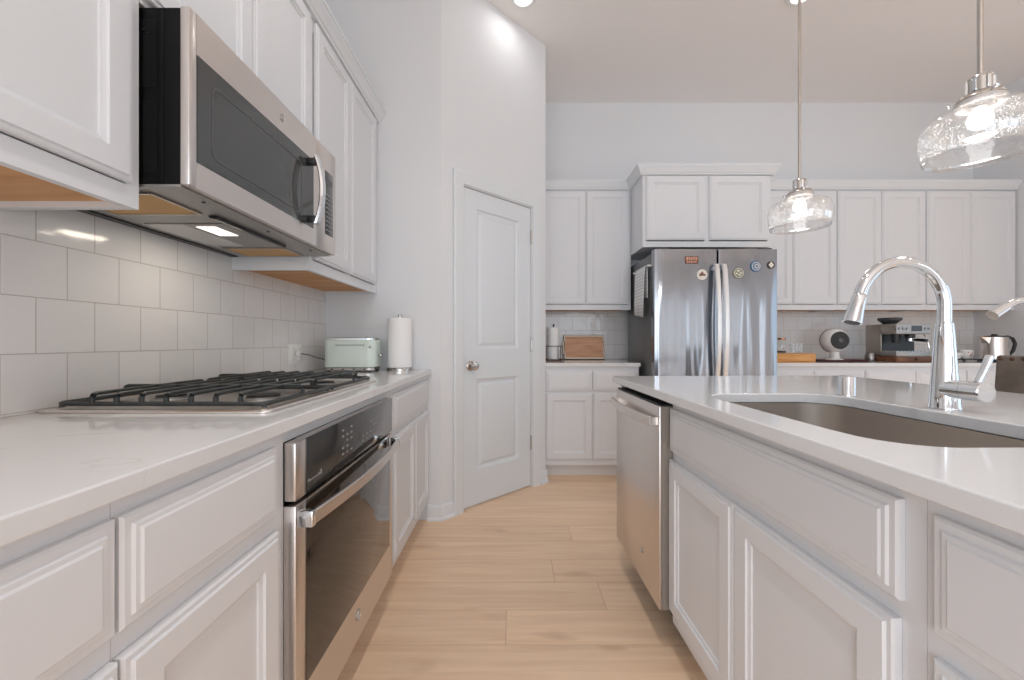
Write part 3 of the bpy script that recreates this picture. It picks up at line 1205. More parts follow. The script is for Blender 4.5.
mb.build('lettering', 'print_white', gl, smooth=False)
mb = MB()
zd0, zd1 = zb, 0.588
# door frame with the window opening
g0, g1, gz0, gz1 = 0.046, OW - 0.040, zb + 0.132, zd1 - 0.006
mb.box(0, g0, 0, 0.040, zd0, zd1, bev=0.0025).box(g1, OW, 0, 0.040, zd0, zd1, bev=0.0025)
mb.box(g0, g1, 0, 0.040, zd0, gz0).box(g0, g1, 0, 0.040, gz1, zd1)
dr = mb.build('door', 'steel', t)
mb = MB()
mb.box(g0 + 0.0005, g1 - 0.0005, -0.0008, 0.006, gz0 + 0.0005, gz1 - 0.0005, bev=0.0007)
mb.build('window', 'oven_glass', dr)
mb = MB()
bow_handle(mb, 0.004, OW - 0.018, zd1 - 0.047, zd1 - 0.014, 0.024, 0.050, 0.011)
hd = mb.build('handle', 'steel', dr)
for hx in (0.002, OW - 0.034):
    MB().box(hx, hx + 0.018, -0.0375, -0.0012, zd1 - 0.049, zd1 - 0.012, bev=0.003).build('handle_mount', 'chrome', hd)
badge(dr, OW / 2, zb + 0.078, -0.0002, 0.017)

# ------------------------------------------------------------------ microwave
MWW, MWH = 0.731, 0.398
t = thing('microwave', 'stainless over-the-range microwave hanging above the cooktop', 'microwave', (-0.712, 0.882, 1.4255), TL)
mb = MB()
mb.box(0.004, MWW - 0.004, 0.022, 0.418, 0.006, MWH)
mb.build('case', 'black_case', t, bevel=0.002)
mb = MB()
mb.box(0.0022, 0.0039, 0.075, 0.36, 0.03, 0.19).box(0.0022, 0.0039, 0.075, 0.36, 0.22, 0.37)
mb.box(0.0022, 0.0039, 0.0605, 0.064, 0.008, MWH - 0.004)
for k in range(3):
    mb.sphere((0.0022, 0.09 + 0.012 * k, 0.338 + (k % 2) * 0.008), 0.003)
mb.build('case_embossing', 'black_case', t, bevel=0.001)
# door slab with window opening
seam = 0.571
a0, a1, b0, b1 = 0.022, 0.553, 0.062, 0.306
mb = MB()
mb.box(0, a0, 0, 0.020, 0.004, MWH, bev=0.002).box(a1, seam - 0.0008, 0, 0.020, 0.004, MWH)
mb.box(a0, a1, 0, 0.020, 0.004, b0).box(a0, a1, 0, 0.020, b1, MWH)
dr = mb.build('door', 'steel', t)
mb = MB()
L0 = rrect(a0 + 0.0004, a1 - 0.0004, b0 + 0.0004, b1 - 0.0004, 0.002, 3)
mb.loft([[(x, y, z) for x, z in L0] for y in (0.006, -0.0006)])
wg = mb.build('window', 'window_glass', dr)
mb = MB()
ii = rrect(0.07, 0.47, 0.095, 0.262, 0.018, 5)
oo = rrect(0.066, 0.474, 0.091, 0.266, 0.020, 5)
mb.loft([[(x, -0.0012, z) for x, z in L] for L in (oo, ii)], False, False)
mb.build('window_border', 'grille_grey', wg, solid=0.0004)
badge(dr, 0.356, 0.350, -0.0002, 0.0115)
mb = MB()
loops = []
for k in range(21):
    f = k / 20
    z = 0.068 + f * 0.236
    y = -0.024 - 0.022 * (1 - (2 * f - 1) ** 2)
    loops.append([(0.502, y, z), (0.500, y - 0.004, z), (0.504, y - 0.011, z), (0.526, y - 0.011, z), (0.530, y - 0.004, z), (0.528, y, z)])
mb.loft(loops)
hb = mb.build('handle', 'chrome', dr)
for hz in (0.085, 0.285):
    MB().box(0.501, 0.529, -0.030, -0.0008, hz - 0.010, hz + 0.010, bev=0.003).build('handle_mount', 'black_plastic', dr)
mb = MB()
mb.box(seam + 0.0008, MWW, 0, 0.020, 0.004, MWH, bev=0.002)
cp = mb.build('control_panel', 'steel', t)
mb = MB()
mb.box(0.641, 0.708, -0.0006, 0.004, 0.068, 0.312, bev=0.0005)
cg = mb.build('control_glass', 'window_glass', cp)
mb = MB()
for c in range(3):
    for r in range(9):
        mb.box(0.650 + c * 0.019, 0.660 + c * 0.019, -0.0011, -0.0005, 0.085 + r * 0.017, 0.089 + r * 0.017)
mb.build('key_marks', 'print_white', cg, smooth=False)
MB().box(0.652, 0.698, -0.0011, -0.0005, 0.262, 0.285).build('display', 'grille_grey', cg, smooth=False)
# underside
mb = MB()
mb.box(0.003, MWW - 0.003, 0.021, 0.416, 0.0, 0.0055)
un = mb.build('underside', 'grey_metal', t, smooth=False)
for nx0, nx1 in ((0.040, 0.180), (0.578, 0.700)):
    mb = MB()
    mb.box(nx0, nx1, 0.120, 0.336, -0.004, -0.0005)
    f = mb.build('grease_filter', 'mesh_filter', un, bevel=0.001)
    mb = MB()
    for q in ((nx0 - 0.005, nx1 + 0.005, 0.114, 0.119), (nx0 - 0.005, nx1 + 0.005, 0.337, 0.342), (nx0 - 0.006, nx0 - 0.001, 0.119, 0.337), (nx1 + 0.001, nx1 + 0.006, 0.119, 0.337)):
        mb.box(*q, -0.005, -0.0005)
    mb.build('filter_frame', 'nickel', f, smooth=False)
mb = MB()
mb.box(0.278, 0.538, 0.242, 0.358, -0.003, -0.0005)
mb.build('frosted_cover', 'frosted_lens', un, bevel=0.001)
mb = MB()
mb.box(0.278, 0.538, 0.122, 0.238, -0.003, -0.0005)
mb.build('lamp_plate', 'grey_metal', un, bevel=0.001)
mb = MB()
mb.box(0.300, 0.400, 0.165, 0.222, -0.0045, -0.0032)
mb.build('lamp', 'lamp_glow', un, smooth=False)
mb = MB()
mb.loft([[(x, 0.090, -0.0005), (x, 0.092, -0.010), (x, 0.112, -0.006), (x, 0.116, -0.0005)] for x in (0.208, 0.538)])
mb.build('vent_lip', 'black_plastic', un)
mb = MB()
mb.box(0.01, MWW - 0.01, 0.388, 0.414, -0.004, -0.0005)
mb.build('rear_grille', 'black_plastic', un, smooth=False)
mb = MB()
for sxx in (0.10, 0.36, 0.62):
    mb.cyl((sxx, 0.045, -0.003), (sxx, 0.045, -0.0004), 0.004, seg=12)
mb.build('screws', 'black_plastic', un)
lt = bpy.data.lights.new('hood_lamp', 'AREA')
lt.shape = 'RECTANGLE'
lt.size, lt.size_y = 0.14, 0.06
lt.energy = 1.2
lt.color = (1, 0.88, 0.72)
lo = bpy.data.objects.new('hood_lamp', lt)
COL.objects.link(lo)
lo.location = (-0.90, 1.26, 1.4185)
lo.rotation_euler = (0, 0, PI / 2)

# ------------------------------------------------------------------ gas cooktop
CX0, CX1, CY0, CY1 = -1.122, -0.572, 0.937, 1.70
t = thing('gas_cooktop', 'stainless gas cooktop with black cast-iron grates on the left countertop', 'cooktop', (-0.8375, 1.3185, HC + 0.0005))
cx = lambda x: x + 0.8375
cy = lambda y: y - 1.3185
mb = MB()
lp = []
for off, z in ((0.0, 0.0), (0.0, 0.004), (-0.003, 0.0075), (-0.008, 0.0085), (-0.020, 0.006), (-0.03, 0.005)):
    lp.append([(x, y, z) for x, y in rrect(cx(CX0) - off, cx(CX1) + off, cy(CY0) - off, cy(CY1) + off, 0.018 + off * 0.3, 5)])
mb.loft(lp)
mb.build('pan', 'steel', t)
gx0, gx1 = cx(-1.102), cx(-0.588)
for gy0, gy1 in ((cy(0.957), cy(1.312)), (cy(1.322), cy(1.677))):
    mb = MB()
    zr = 0.0185
    rim = rrect(gx0 + 0.006, gx1 - 0.006, gy0 + 0.006, gy1 - 0.006, 0.02, 4)
    mb.tube([(x, y, zr) for x, y in rim], 0.0058, 8, closed=True)
    for px_, py_ in ((gx0 + 0.012, gy0 + 0.012), (gx1 - 0.012, gy0 + 0.012), (gx0 + 0.012, gy1 - 0.012), (gx1 - 0.012, gy1 - 0.012)):
        mb.cyl((px_, py_, 0.0088), (px_, py_, zr), 0.006, 0.005, seg=10)
    g = mb.build('grate', 'cast_iron', t)
    zt_ = 0.0425

    def finger(p_list, wd):
        """bar with a soft rectangular section along p_list"""
        q = MB()
        pts = [Vector(p) for p in p_list]
        loops = []
        for i, p in enumerate(pts):
            d = (pts[min(i + 1, len(pts) - 1)] - pts[max(i - 1, 0)]).normalized()
            side = Vector((-d.y, d.x, 0))
            if side.length < 0.2:
                side = fin_side
            side.normalize()
            up = d.cross(side) * -1
            if up.z < 0 and abs(up.z) > 0.3:
                up = -up
            h = 0.0045
            loops.append([p + side * (a * wd) + up * (b_ * h) for a, b_ in ((-1, -0.6), (-0.6, -1), (0.6, -1), (1, -0.6), (1, 0.6), (0.6, 1), (-0.6, 1), (-1, 0.6))])
        q.loft(loops)
        q.build('grate_bar', 'cast_iron', g)
    n = 7
    xs7 = [gx0 + 0.092 + k * 0.0595 for k in range(n)]
    gm = (gy0 + gy1) / 2
    for k, xx in enumerate(xs7):
        fin_side = Vector((1, 0, 0))
        finger([(xx, gy0 + 0.005, 0.018), (xx, gy0 + 0.005, 0.034), (xx, gy0 + 0.0085, 0.040), (xx, gy0 + 0.016, zt_), (xx, gy1 - 0.016, zt_),
                (xx, gy1 - 0.0085, 0.040), (xx, gy1 - 0.005, 0.034), (xx, gy1 - 0.005, 0.018)], 0.0052)
    fin_side = Vector((0, 1, 0))
    finger([(gx0 + 0.005, gm, 0.018), (gx0 + 0.005, gm, 0.034), (gx0 + 0.0085, gm, 0.0405), (gx0 + 0.016, gm, zt_ + 0.001), (gx1 - 0.016, gm, zt_ + 0.001),
            (gx1 - 0.0085, gm, 0.0405), (gx1 - 0.005, gm, 0.034), (gx1 - 0.005, gm, 0.018)], 0.0052)
for bx_, by_, br_ in ((-0.965, 1.135, 0.038), (-0.705, 1.135, 0.045), (-0.965, 1.5, 0.045), (-0.705, 1.5, 0.038)):
    mb = MB()
    mb.lathe([(0, 0.0052), (br_ * 1.25, 0.0055), (br_ * 1.2, 0.010), (br_, 0.011), (br_, 0.014), (0, 0.014)], (cx(bx_), cy(by_), 0), 28)
    bb = mb.build('burner', 'grey_metal', t)
    mb = MB()
    mb.lathe([(0, 0.0145), (br_ * 0.92, 0.0145), (br_ * 0.94, 0.018), (br_ * 0.8, 0.020), (0, 0.0205)], (cx(bx_), cy(by_), 0), 28)
    mb.build('burner_cap', 'black_enamel', bb)

# ------------------------------------------------------------------ toaster, outlet, paper towel
t = thing('toaster', 'mint green two-slot toaster on the far end of the left counter', 'toaster', (-0.905, 2.285, HC + 0.0005))
mb = MB()
mb.loft([[(x, y, z) for x, y in rrect(-0.143 + o_, 0.143 - o_, -0.078 + o_, 0.078 - o_, 0.042 - o_, 8)] for o_, z in ((0.006, 0.024), (0, 0.028), (0, 0.165), (0.002, 0.174), (0.006, 0.178))])
bd = mb.build('body', 'mint', t)
mb = MB()
mb.loft([[(x, y, z) for x, y in rrect(-0.139 + o_, 0.139 - o_, -0.074 + o_, 0.074 - o_, 0.038 - o_, 8)] for o_, z in ((0, 0.0005 + 0.008), (0, 0.0235))])
bs = mb.build('base_band', 'nickel', t)
for a in (-0.115, 0.115):
    for b_ in (-0.055, 0.055):
        MB().cyl((a, b_, 0), (a, b_, 0.0082), 0.010, seg=14).build('foot', 'black_rubber', t)
mb = MB()
mb.loft([[(x, y, z) for x, y in rrect(-0.137 + o_, 0.137 - o_, -0.072 + o_, 0.072 - o_, 0.036 - o_, 8)] for o_, z in ((0, 0.1785), (0, 0.186), (0.004, 0.189))])
tp = mb.build('top_plate', 'chrome', t)
for b_ in (-0.03, 0.03):
    MB().box(-0.115, 0.115, b_ - 0.012, b_ + 0.012, 0.1885, 0.1895).build('slot', 'black_rubber', tp)
mb = MB()
for k in range(13):
    mb.box(-0.067 + k * 0.0125, -0.063 + k * 0.0125, -0.0788, -0.0778, 0.143, 0.153)
mb.build('vent_marks', 'grille_grey', bd, smooth=False)
mb = MB()
mb.lathe([(0, 0), (0.007, 0), (0.006, 0.012), (0, 0.013)], (0.12, -0.0680, 0.138), 16, Matrix.Rotation(PI / 2, 3, 'X'))
mb.build('dial', 'nickel', t)
mb = MB()
mb.box(0.1435, 0.163, -0.018, 0.018, 0.085, 0.097, bev=0.003)
mb.build('lever', 'nickel', t)
for k in range(4):
    MB().sphere((-0.09 + k * 0.06, -0.0752, 0.0155), 0.0045).build('button', 'black_plastic', bs)
mb = MB()
pts = [(-0.2195, -0.2, 0.103), (-0.215, -0.2, 0.106), (-0.21, -0.18, 0.106), (-0.19, -0.12, 0.095), (-0.17, -0.07, 0.078), (-0.15, -0.04, 0.068), (-0.1425, -0.03, 0.064)]
mb.tube(pts, 0.0032, 8)
cd = mb.build('power_cord', 'grille_grey', t)
MB().box(-0.2185, -0.200, -0.213, -0.187, 0.094, 0.116, bev=0.004).build('plug', 'plastic_white', cd)

t = thing('wall_outlet', 'white double wall outlet on the tiles left of the toaster', 'outlet', (XW + 0.0095, 2.082, 1.018), TL)
mb = MB()
mb.loft([[(x, y, z) for x, z in rrect(-0.062 + o_, 0.062 - o_, -0.052 + o_, 0.052 - o_, 0.004, 3)] for o_, y in ((0, -0.0003), (0, -0.003), (0.003, -0.005))])
pl = mb.build('plate', 'plastic_white', t)
for a in (-0.03, 0.03):
    mb = MB()
    mb.box(a - 0.017, a + 0.017, -0.0062, -0.005, -0.034, 0.034, bev=0.0005)
    mb.build('receptacle', 'porcelain', pl)

px0, py0 = -0.655, 2.337
t = thing('paper_towel_holder', 'chrome paper towel stand in the corner beside the toaster', 'holder', (px0, py0, HC + 0.0005))
MB().lathe([(0, 0), (0.074, 0), (0.074, 0.014), (0.070, 0.018), (0, 0.018)], seg=40).build('base', 'nickel', t)
MB().cyl((0, 0, 0.018), (0, 0, 0.312), 0.006, seg=14).build('rod', 'chrome', t)
MB().lathe([(0, 0.3125), (0.010, 0.3125), (0.012, 0.318), (0.010, 0.325), (0.0, 0.328)], seg=20).build('finial', 'nickel', t)


def roll(x, y, z, r, h, label, ri=0.02, name='paper_towel_roll'):
    mb = MB()
    mb.lathe([(ri, 0), (r - 0.002, 0), (r, 0.002), (r, h - 0.003), (r - 0.003, h), (ri + 0.004, h - 0.001), (ri, h - 0.003), (ri, 0)], (x, y, z), 48)
    return tag(mb.build(name, 'paper', origin=(x, y, z)), label, 'paper towels')


roll(px0, py0, HC + 0.019, 0.068, 0.284, 'full white paper towel roll on the chrome stand beside the mint toaster')

# ------------------------------------------------------------------ refrigerator
FXa, FXb, FY = 1.052, 1.962, 2.955
t = thing('refrigerator', 'stainless french-door refrigerator between the back cabinets', 'refrigerator', (FXa, FY, 0))
FW = FXb - FXa
mb = MB()
mb.box(0.004, FW - 0.004, 0.078, 0.685, 0.03, 1.748, bev=0.004)
mb.build('cabinet_body', 'fridge_side', t)
mb = MB()
mb.box(0.012, FW - 0.012, 0.062, 0.0775, 0.06, 1.74)
mb.build('door_gasket', 'black_rubber', t, smooth=False)
xm = 0.468


def curved_front(x0, x1, z0, z1, name, sag=0.007):
    mb = MB()
    pts = []
    n = 16
    r = 0.008
    for k in range(n + 1):
        f = k / n
        x = x0 + r + (x1 - x0 - 2 * r) * f
        pts.append((x, -sag * (1 - (2 * f - 1) ** 2)))
    poly = [(x0, 0.060), (x0, r)] + [(x0 + r * 0.3, r * 0.3)] + pts + [(x1 - r * 0.3, r * 0.3), (x1, r), (x1, 0.060)]
    mb.prism(poly, z0, z1)
    return mb.build(name, 'steel_fridge', t, angle=0.5)


dl = curved_front(0.0, xm - 0.005, 0.72, 1.764, 'door')
drr = curved_front(xm + 0.005, FW, 0.72, 1.764, 'door')
dz1_ = curved_front(0.0, FW, 0.40, 0.71, 'freezer_drawer', 0.008)
dz2_ = curved_front(0.0, FW, 0.07, 0.39, 'freezer_drawer', 0.008)
for par, hx in ((dl, xm - 0.024), (drr, xm + 0.032)):
    mb = MB()
    loops = []
    for k in range(25):
        f = k / 24
        z = 0.76 + f * 0.89
        y = -0.030 - 0.034 * (1 - (2 * f - 1) ** 2)
        if k in (0, 24):
            y = -0.024
        loops.append([(hx - 0.016, y, z), (hx - 0.018, y - 0.006, z), (hx - 0.013, y - 0.014, z), (hx + 0.013, y - 0.014, z), (hx + 0.018, y - 0.006, z), (hx + 0.016, y, z)])
    mb.loft(loops)
    for z in (0.775, 1.625):
        mb.box(hx - 0.010, hx + 0.010, -0.034, -0.0015, z - 0.014, z + 0.014)
    mb.build('handle', 'steel_bright', par)
for par, hz in ((dz1_, 0.645), (dz2_, 0.33)):
    mb = MB()
    bow_handle(mb, 0.08, FW - 0.08, hz, hz + 0.026, 0.034, 0.060, 0.013)
    mb.box(0.085, 0.105, -0.037, -0.003, hz + 0.002, hz + 0.024).box(FW - 0.105, FW - 0.085, -0.037, -0.003, hz + 0.002, hz + 0.024)
    mb.build('handle', 'steel', par)
for hx in (0.02, FW - 0.12):
    mb = MB()
    mb.box(hx, hx + 0.10, 0.03, 0.13, 1.7645, 1.782, bev=0.004)
    mb.build('hinge_cover', 'grille_grey', t)


def magnet(px, py, label, mk, name='fridge_magnet'):
    Y = FY - 0.014
    x = (px - 512) * Y / 400
    z = 1.083 - (py - 341.5) * Y / 400
    # follow the curve of the door
    xl = x - FXa
    if xl < xm:
        f = xl / (xm - 0.005)
    else:
        f = (xl - xm - 0.005) / (FW - xm - 0.005)
    y = FY - 0.007 * (1 - (2 * f - 1) ** 2) - 0.0012
    t = thing(name, label, 'magnet', (x, y, z), 0, 'magnets on the refrigerator doors')
    mk(t)


RX = Matrix.Rotation(PI / 2, 3, 'X')


def mk_rect(t):
    MB().box(-0.048, 0.048, -0.004, 0, -0.028, 0.026, bev=0.001).build('plate', 'magnet_brown', t)
    mb = MB()
    for k in range(5):
        mb.box(-0.041 + k * 0.017, -0.029 + k * 0.017, -0.0052, -0.0042, -0.002 + (k % 2) * 0.003, 0.021 - (k % 3) * 0.002)
        mb.box(-0.036 + k * 0.015, -0.027 + k * 0.015, -0.0052, -0.0042, -0.022, -0.008)
    mb.build('relief', 'magnet_pink', t, smooth=False)


def mk_round(base, deco, r, deco_kind):
    def f(t):
        MB().lathe([(0, 0), (r, 0), (r, 0.003), (r * 0.9, 0.006), (r * 0.8, 0.0055), (0, 0.0055)], (0, 0, 0), 28, RX).build('disc', base, t)
        mb = MB()
        if deco_kind == 'beast':
            mb.sphere((-0.004, -0.007, 0.002), r * 0.34, (1.2, 0.3, 0.8)).sphere((r * 0.36, -0.007, -0.002), r * 0.22, (1.2, 0.3, 0.8)).sphere((0, -0.007, r * 0.34), r * 0.18, (1, 0.3, 1.2)).sphere((-r * 0.42, -0.007, -r * 0.18), r * 0.16, (1, 0.3, 0.8))
        elif deco_kind == 'ring':
            mb.torus((0, -0.0065, 0), r * 0.72, r * 0.07, RX).torus((r * 0.1, -0.0065, 0), r * 0.34, r * 0.09, RX)
        else:
            mb.torus((0, -0.0065, 0), r * 0.84, r * 0.06, RX)
            for a in range(4):
                mb.sphere((r * 0.4 * math.cos(a * 1.7), -0.0065, r * 0.4 * math.sin(a * 1.7)), r * 0.2, (1.3, 0.25, 0.7))
        mb.build('relief', deco, t)
    return f


def mk_diamond(t):
    MB().lathe([(0, 0), (0.028, 0), (0.028, 0.004), (0, 0.005)], (0, 0, 0), 24, RX).build('disc', 'magnet_dark', t)
    MB().loft([[(0.020 * a, y, 0.024 * b_) for a, b_ in ((0, -1), (1, 0), (0, 1), (-1, 0))] for y in (-0.0052, -0.0075)]).build('diamond', 'magnet_white', t)


magnet(692, 259.7, 'rectangular brown magnet at the top left of the refrigerator', mk_rect)
magnet(702.4, 274.6, 'round white magnet with a brown figure on the left refrigerator door', mk_round('magnet_white', 'magnet_brown', 0.040, 'beast'))
magnet(738.8, 273.0, 'round grey-green magnet beside the right refrigerator handle', mk_round('magnet_green', 'magnet_white', 0.040, 'flecks'))
magnet(756.2, 266.2, 'round blue magnet on the right refrigerator door', mk_round('magnet_blue', 'magnet_white', 0.040, 'ring'))
magnet(771.6, 264.8, 'small dark magnet with a white diamond, rightmost on the refrigerator', mk_diamond)

# towel bar and towel on the side of the refrigerator
sxf = FXa + 0.004
t = thing('towel_bar', 'slim white towel bar stuck to the side of the refrigerator', 'towel bar', (sxf, 3.19, 1.655))
mb = MB()
mb.tube([(-0.030, -0.19, 0), (-0.030, 0.19, 0)], 0.0042, 12)
mb.build('rail', 'plastic_white', t)
for b_ in (-0.175, 0.175):
    MB().box(-0.036, -0.0008, b_ - 0.006, b_ + 0.006, -0.007, 0.007, bev=0.002).build('bracket', 'plastic_white', t)
t_y = [3.06 + k * 0.02 for k in range(13)]
mb = MB()
zz = [1.30, 1.40, 1.50, 1.60, 1.650, 1.661, 1.6635, 1.661, 1.650, 1.60, 1.50, 1.42]
xx_ = [-0.052, -0.050, -0.047, -0.043, -0.0385, -0.036, -0.030, -0.024, -0.0215, -0.019, -0.017, -0.016]
rows = []
for i in range(len(zz)):
    low = (1.65 - min(zz[i], 1.65)) * 2.2
    row = []
    for k, yy in enumerate(t_y):
        wv = 0.004 * low * math.sin(k * 1.25 + (0 if i < 6 else 1))
        sl = 0.05 * (k / 12) * low * (1 if i < 6 else 0.2)
        row.append((sxf + xx_[i] + (wv if i < 6 else wv * 0.4), yy + 0.02 * low * (0.5 - k / 12), zz[i] - (0.03 * (1 - k / 12) if i == 0 else 0)))
    rows.append(row)
mb.loft(rows, False, False, closed=False)
tag(mb.build('tea_towel', 'tea_towel', origin=(sxf - 0.03, 3.18, 1.65), solid=0.0022), 'white checked tea towel hanging on the side of the refrigerator', 'towel')

# ------------------------------------------------------------------ items left of the refrigerator
t = thing('wire_caddy', 'dark wire caddy around the paper towel roll by the pantry wall', 'caddy', (0.366, 3.52, HC + 0.0005))
mb = MB()
for z in (0.012, 0.128):
    mb.tube([(x, y, z) for x, y in rrect(-0.075, 0.075, -0.07, 0.07, 0.012, 3)], 0.003, 8, closed=True)
for a in (-0.07, 0.07, 0.03):
    for b_ in (-0.07, 0.07):
        mb.cyl((a, b_, 0.012), (a, b_, 0.128), 0.0028, seg=8)
mb.build('wire_frame', 'bronze', t)
MB().box(-0.072, 0.072, -0.067, 0.067, 0.0, 0.010, bev=0.003).build('base', 'bronze', t)
MB().cyl((0, 0, 0.010), (0, 0, 0.310), 0.005, seg=10).build('rod', 'bronze', t)
MB().lathe([(0, 0.300), (0.006, 0.3005), (0.010, 0.310), (0.005, 0.322), (0, 0.324)], seg=14).build('finial', 'bronze', t)
roll(0.366, 3.52, HC + 0.0118, 0.047, 0.280, 'narrow white paper towel roll standing in the dark wire caddy', 0.014)

tw, th = 0.392, 0.232
t = thing('serving_tray', 'tan wooden serving tray leaning on the back tiles, with cream handles', 'tray', (0.674, 3.725, HC + 0.001))
t.rotation_euler = (-0.20, 0, 0)
MB().box(-tw / 2 + 0.018, tw / 2 - 0.018, 0.004, 0.012, 0.012, th - 0.012).build('board', 'tray_wood', t)
mb = MB()
mb.box(-tw / 2 + 0.008, tw / 2 - 0.008, -0.012, 0.014, 0.0, 0.011).box(-tw / 2 + 0.008, tw / 2 - 0.008, -0.012, 0.014, th - 0.011, th)
for s_ in (-1, 1):
    for z0, z1 in ((0.011, 0.055), (th - 0.062, th - 0.011)):
        a, b_ = sorted((s_ * (tw / 2 - 0.008), s_ * (tw / 2 - 0.018)))
        mb.box(a, b_, -0.012, 0.014, z0, z1)
fr = mb.build('rim', 'bronze', t, bevel=0.001)
mb = MB()
mb.box(-tw / 2 + 0.02, tw / 2 - 0.02, -0.0145, -0.0125, 0.011 - 0.006, 0.016).box(-tw / 2 + 0.02, tw / 2 - 0.02, -0.0145, -0.0125, th - 0.016, th - 0.005)
for s_ in (-1, 1):
    for z0, z1 in ((0.005, 0.06), (th - 0.062, th - 0.005)):
        a, b_ = sorted((s_ * (tw / 2 - 0.020), s_ * (tw / 2 - 0.011)))
        mb.box(a, b_, -0.0145, -0.0125, z0, z1)
mb.build('inlay', 'cream', fr, smooth=False)
for s_ in (-1, 1):
    mb = MB()
    a, b_ = sorted((s_ * (tw / 2 + 0.002), s_ * (tw / 2 - 0.0075)))
    mb.box(a, b_, -0.014, 0.014, 0.052, th - 0.058, bev=0.002)
    mb.build('handle', 'cream', t)

# ------------------------------------------------------------------ items right of the refrigerator
t = thing('bamboo_box', 'low orange bamboo box on the back counter beside the refrigerator', 'box', (2.36, 3.43, HC + 0.0005))
MB().box(-0.17, 0.17, -0.10, 0.10, 0.0, 0.056, bev=0.003).build('body', 'bamboo', t)
MB().box(-0.174, 0.174, -0.104, 0.104, 0.0565, 0.068, bev=0.003).build('lid', 'bamboo', t)
zt_ = HC + 0.0695
t = thing('glass_jar', 'tall glass jar with copper lid on the bamboo box', 'jar', (2.305, 3.42, zt_))
MB().lathe([(0, 0.0), (0.031, 0), (0.033, 0.004), (0.033, 0.105), (0.028, 0.115)], seg=24).build('glass', 'clear_glass', t)
MB().lathe([(0, 0.1155), (0.030, 0.1155), (0.031, 0.120), (0.031, 0.130), (0, 0.132)], seg=24).build('lid', 'copper', t)
MB().lathe([(0, 0.0042), (0.0315, 0.0042), (0.0315, 0.020), (0, 0.020)], seg=24).build('contents', 'magnet_dark', t)
for k, (gx, gy, lb) in enumerate(((2.398, 3.40, 'small glass tumbler on the bamboo box, next to the lidded jar'), (2.468, 3.44, 'small glass tumbler at the right end of the bamboo box'))):
    mb = MB()
    mb.lathe([(0.0, 0.001), (0.026, 0.0), (0.028, 0.002), (0.033, 0.082), (0.0335, 0.085), (0.031, 0.085), (0.026, 0.010), (0.0, 0.008)], (gx, gy, zt_), 24)
    tag(mb.build('glass_tumbler', 'clear_glass', origin=(gx, gy, zt_)), lb, 'glass', 'tumblers on the bamboo box')

t = thing('serving_board', 'dark red flat tray under the white globe fan', 'tray', (2.80, 3.43, HC + 0.0005))
MB().loft([[(x, y, z) for x, y in rrect(-0.20 - o_, 0.20 + o_, -0.09 - o_, 0.09 + o_, 0.03, 5)] for o_, z in ((-0.02, 0), (0, 0.006), (0.008, 0.014), (0.004, 0.014), (-0.008, 0.007))]).build('tray_body', 'dark_red', t)
MB().tube([(-0.208, 0, 0.010), (-0.25, -0.01, 0.010), (-0.275, -0.012, 0.009)], [0.006, 0.007, 0.005], 10).build('handle', 'nickel', t)

t = thing('globe_fan', 'white globe-shaped fan with grey grille on the back counter', 'fan', (2.765, 3.43, HC + 0.0085))
fc = Vector((0, 0, 0.168))
ax = Vector((-0.10, -1.0, 0.03)).normalized()
fm = Vector((0, 0, 1)).rotation_difference(ax).to_matrix()
mb = MB()
R = 0.102
prof = []
for k in range(25):
    a = math.radians(-80 + 122 * k / 24)
    prof.append((R * math.cos(a), R * math.sin(a)))
prof += [(0.0735, R * math.sin(math.radians(42)) - 0.006)]
mb.lathe(prof, fc, 40, fm, cap0=True)
sh = mb.build('shell', 'plastic_white', t)
mb = MB()
zg = R * math.sin(math.radians(42)) - 0.004
for k in range(7):
    mb.torus(fc + fm @ Vector((0, 0, zg + 0.010 * (1 - (k / 7) ** 2))), 0.012 + 0.0100 * k, 0.0019, fm, 28, 6)
for k in range(16):
    a = 2 * PI * k / 16
    mb.tube([fc + fm @ Vector((0.012 * math.cos(a), 0.012 * math.sin(a), zg + 0.010)), fc + fm @ Vector((0.045 * math.cos(a + 0.3), 0.045 * math.sin(a + 0.3), zg + 0.007)), fc + fm @ Vector((0.072 * math.cos(a + 0.6), 0.072 * math.sin(a + 0.6), zg))], 0.0016, 6)
mb.build('grille', 'grille_grey', t)
mb = MB()
mb.lathe([(0, zg - 0.012), (0.071, zg - 0.012), (0.071, zg - 0.009), (0, zg - 0.008)], fc, 32, fm)
mb.build('grille_backing', 'black_plastic', t)
mb = MB()
mb.lathe([(0, zg + 0.008), (0.018, zg + 0.008), (0.016, zg + 0.014), (0, zg + 0.015)], fc, 20, fm)
mb.build('hub', 'grille_grey', t)
mb = MB()
mb.torus(fc + fm @ Vector((0, 0, -0.030)), R * math.cos(math.asin(0.030 / R)) + 0.001, 0.004, fm, 40, 8)
mb.build('rear_ring', 'grille_grey', sh)
MB().lathe([(0, 0), (0.062, 0), (0.064, 0.006), (0.045, 0.014), (0.036, 0.022), (0.034, 0.078), (0, 0.078)], seg=32).build('base', 'plastic_white', t)

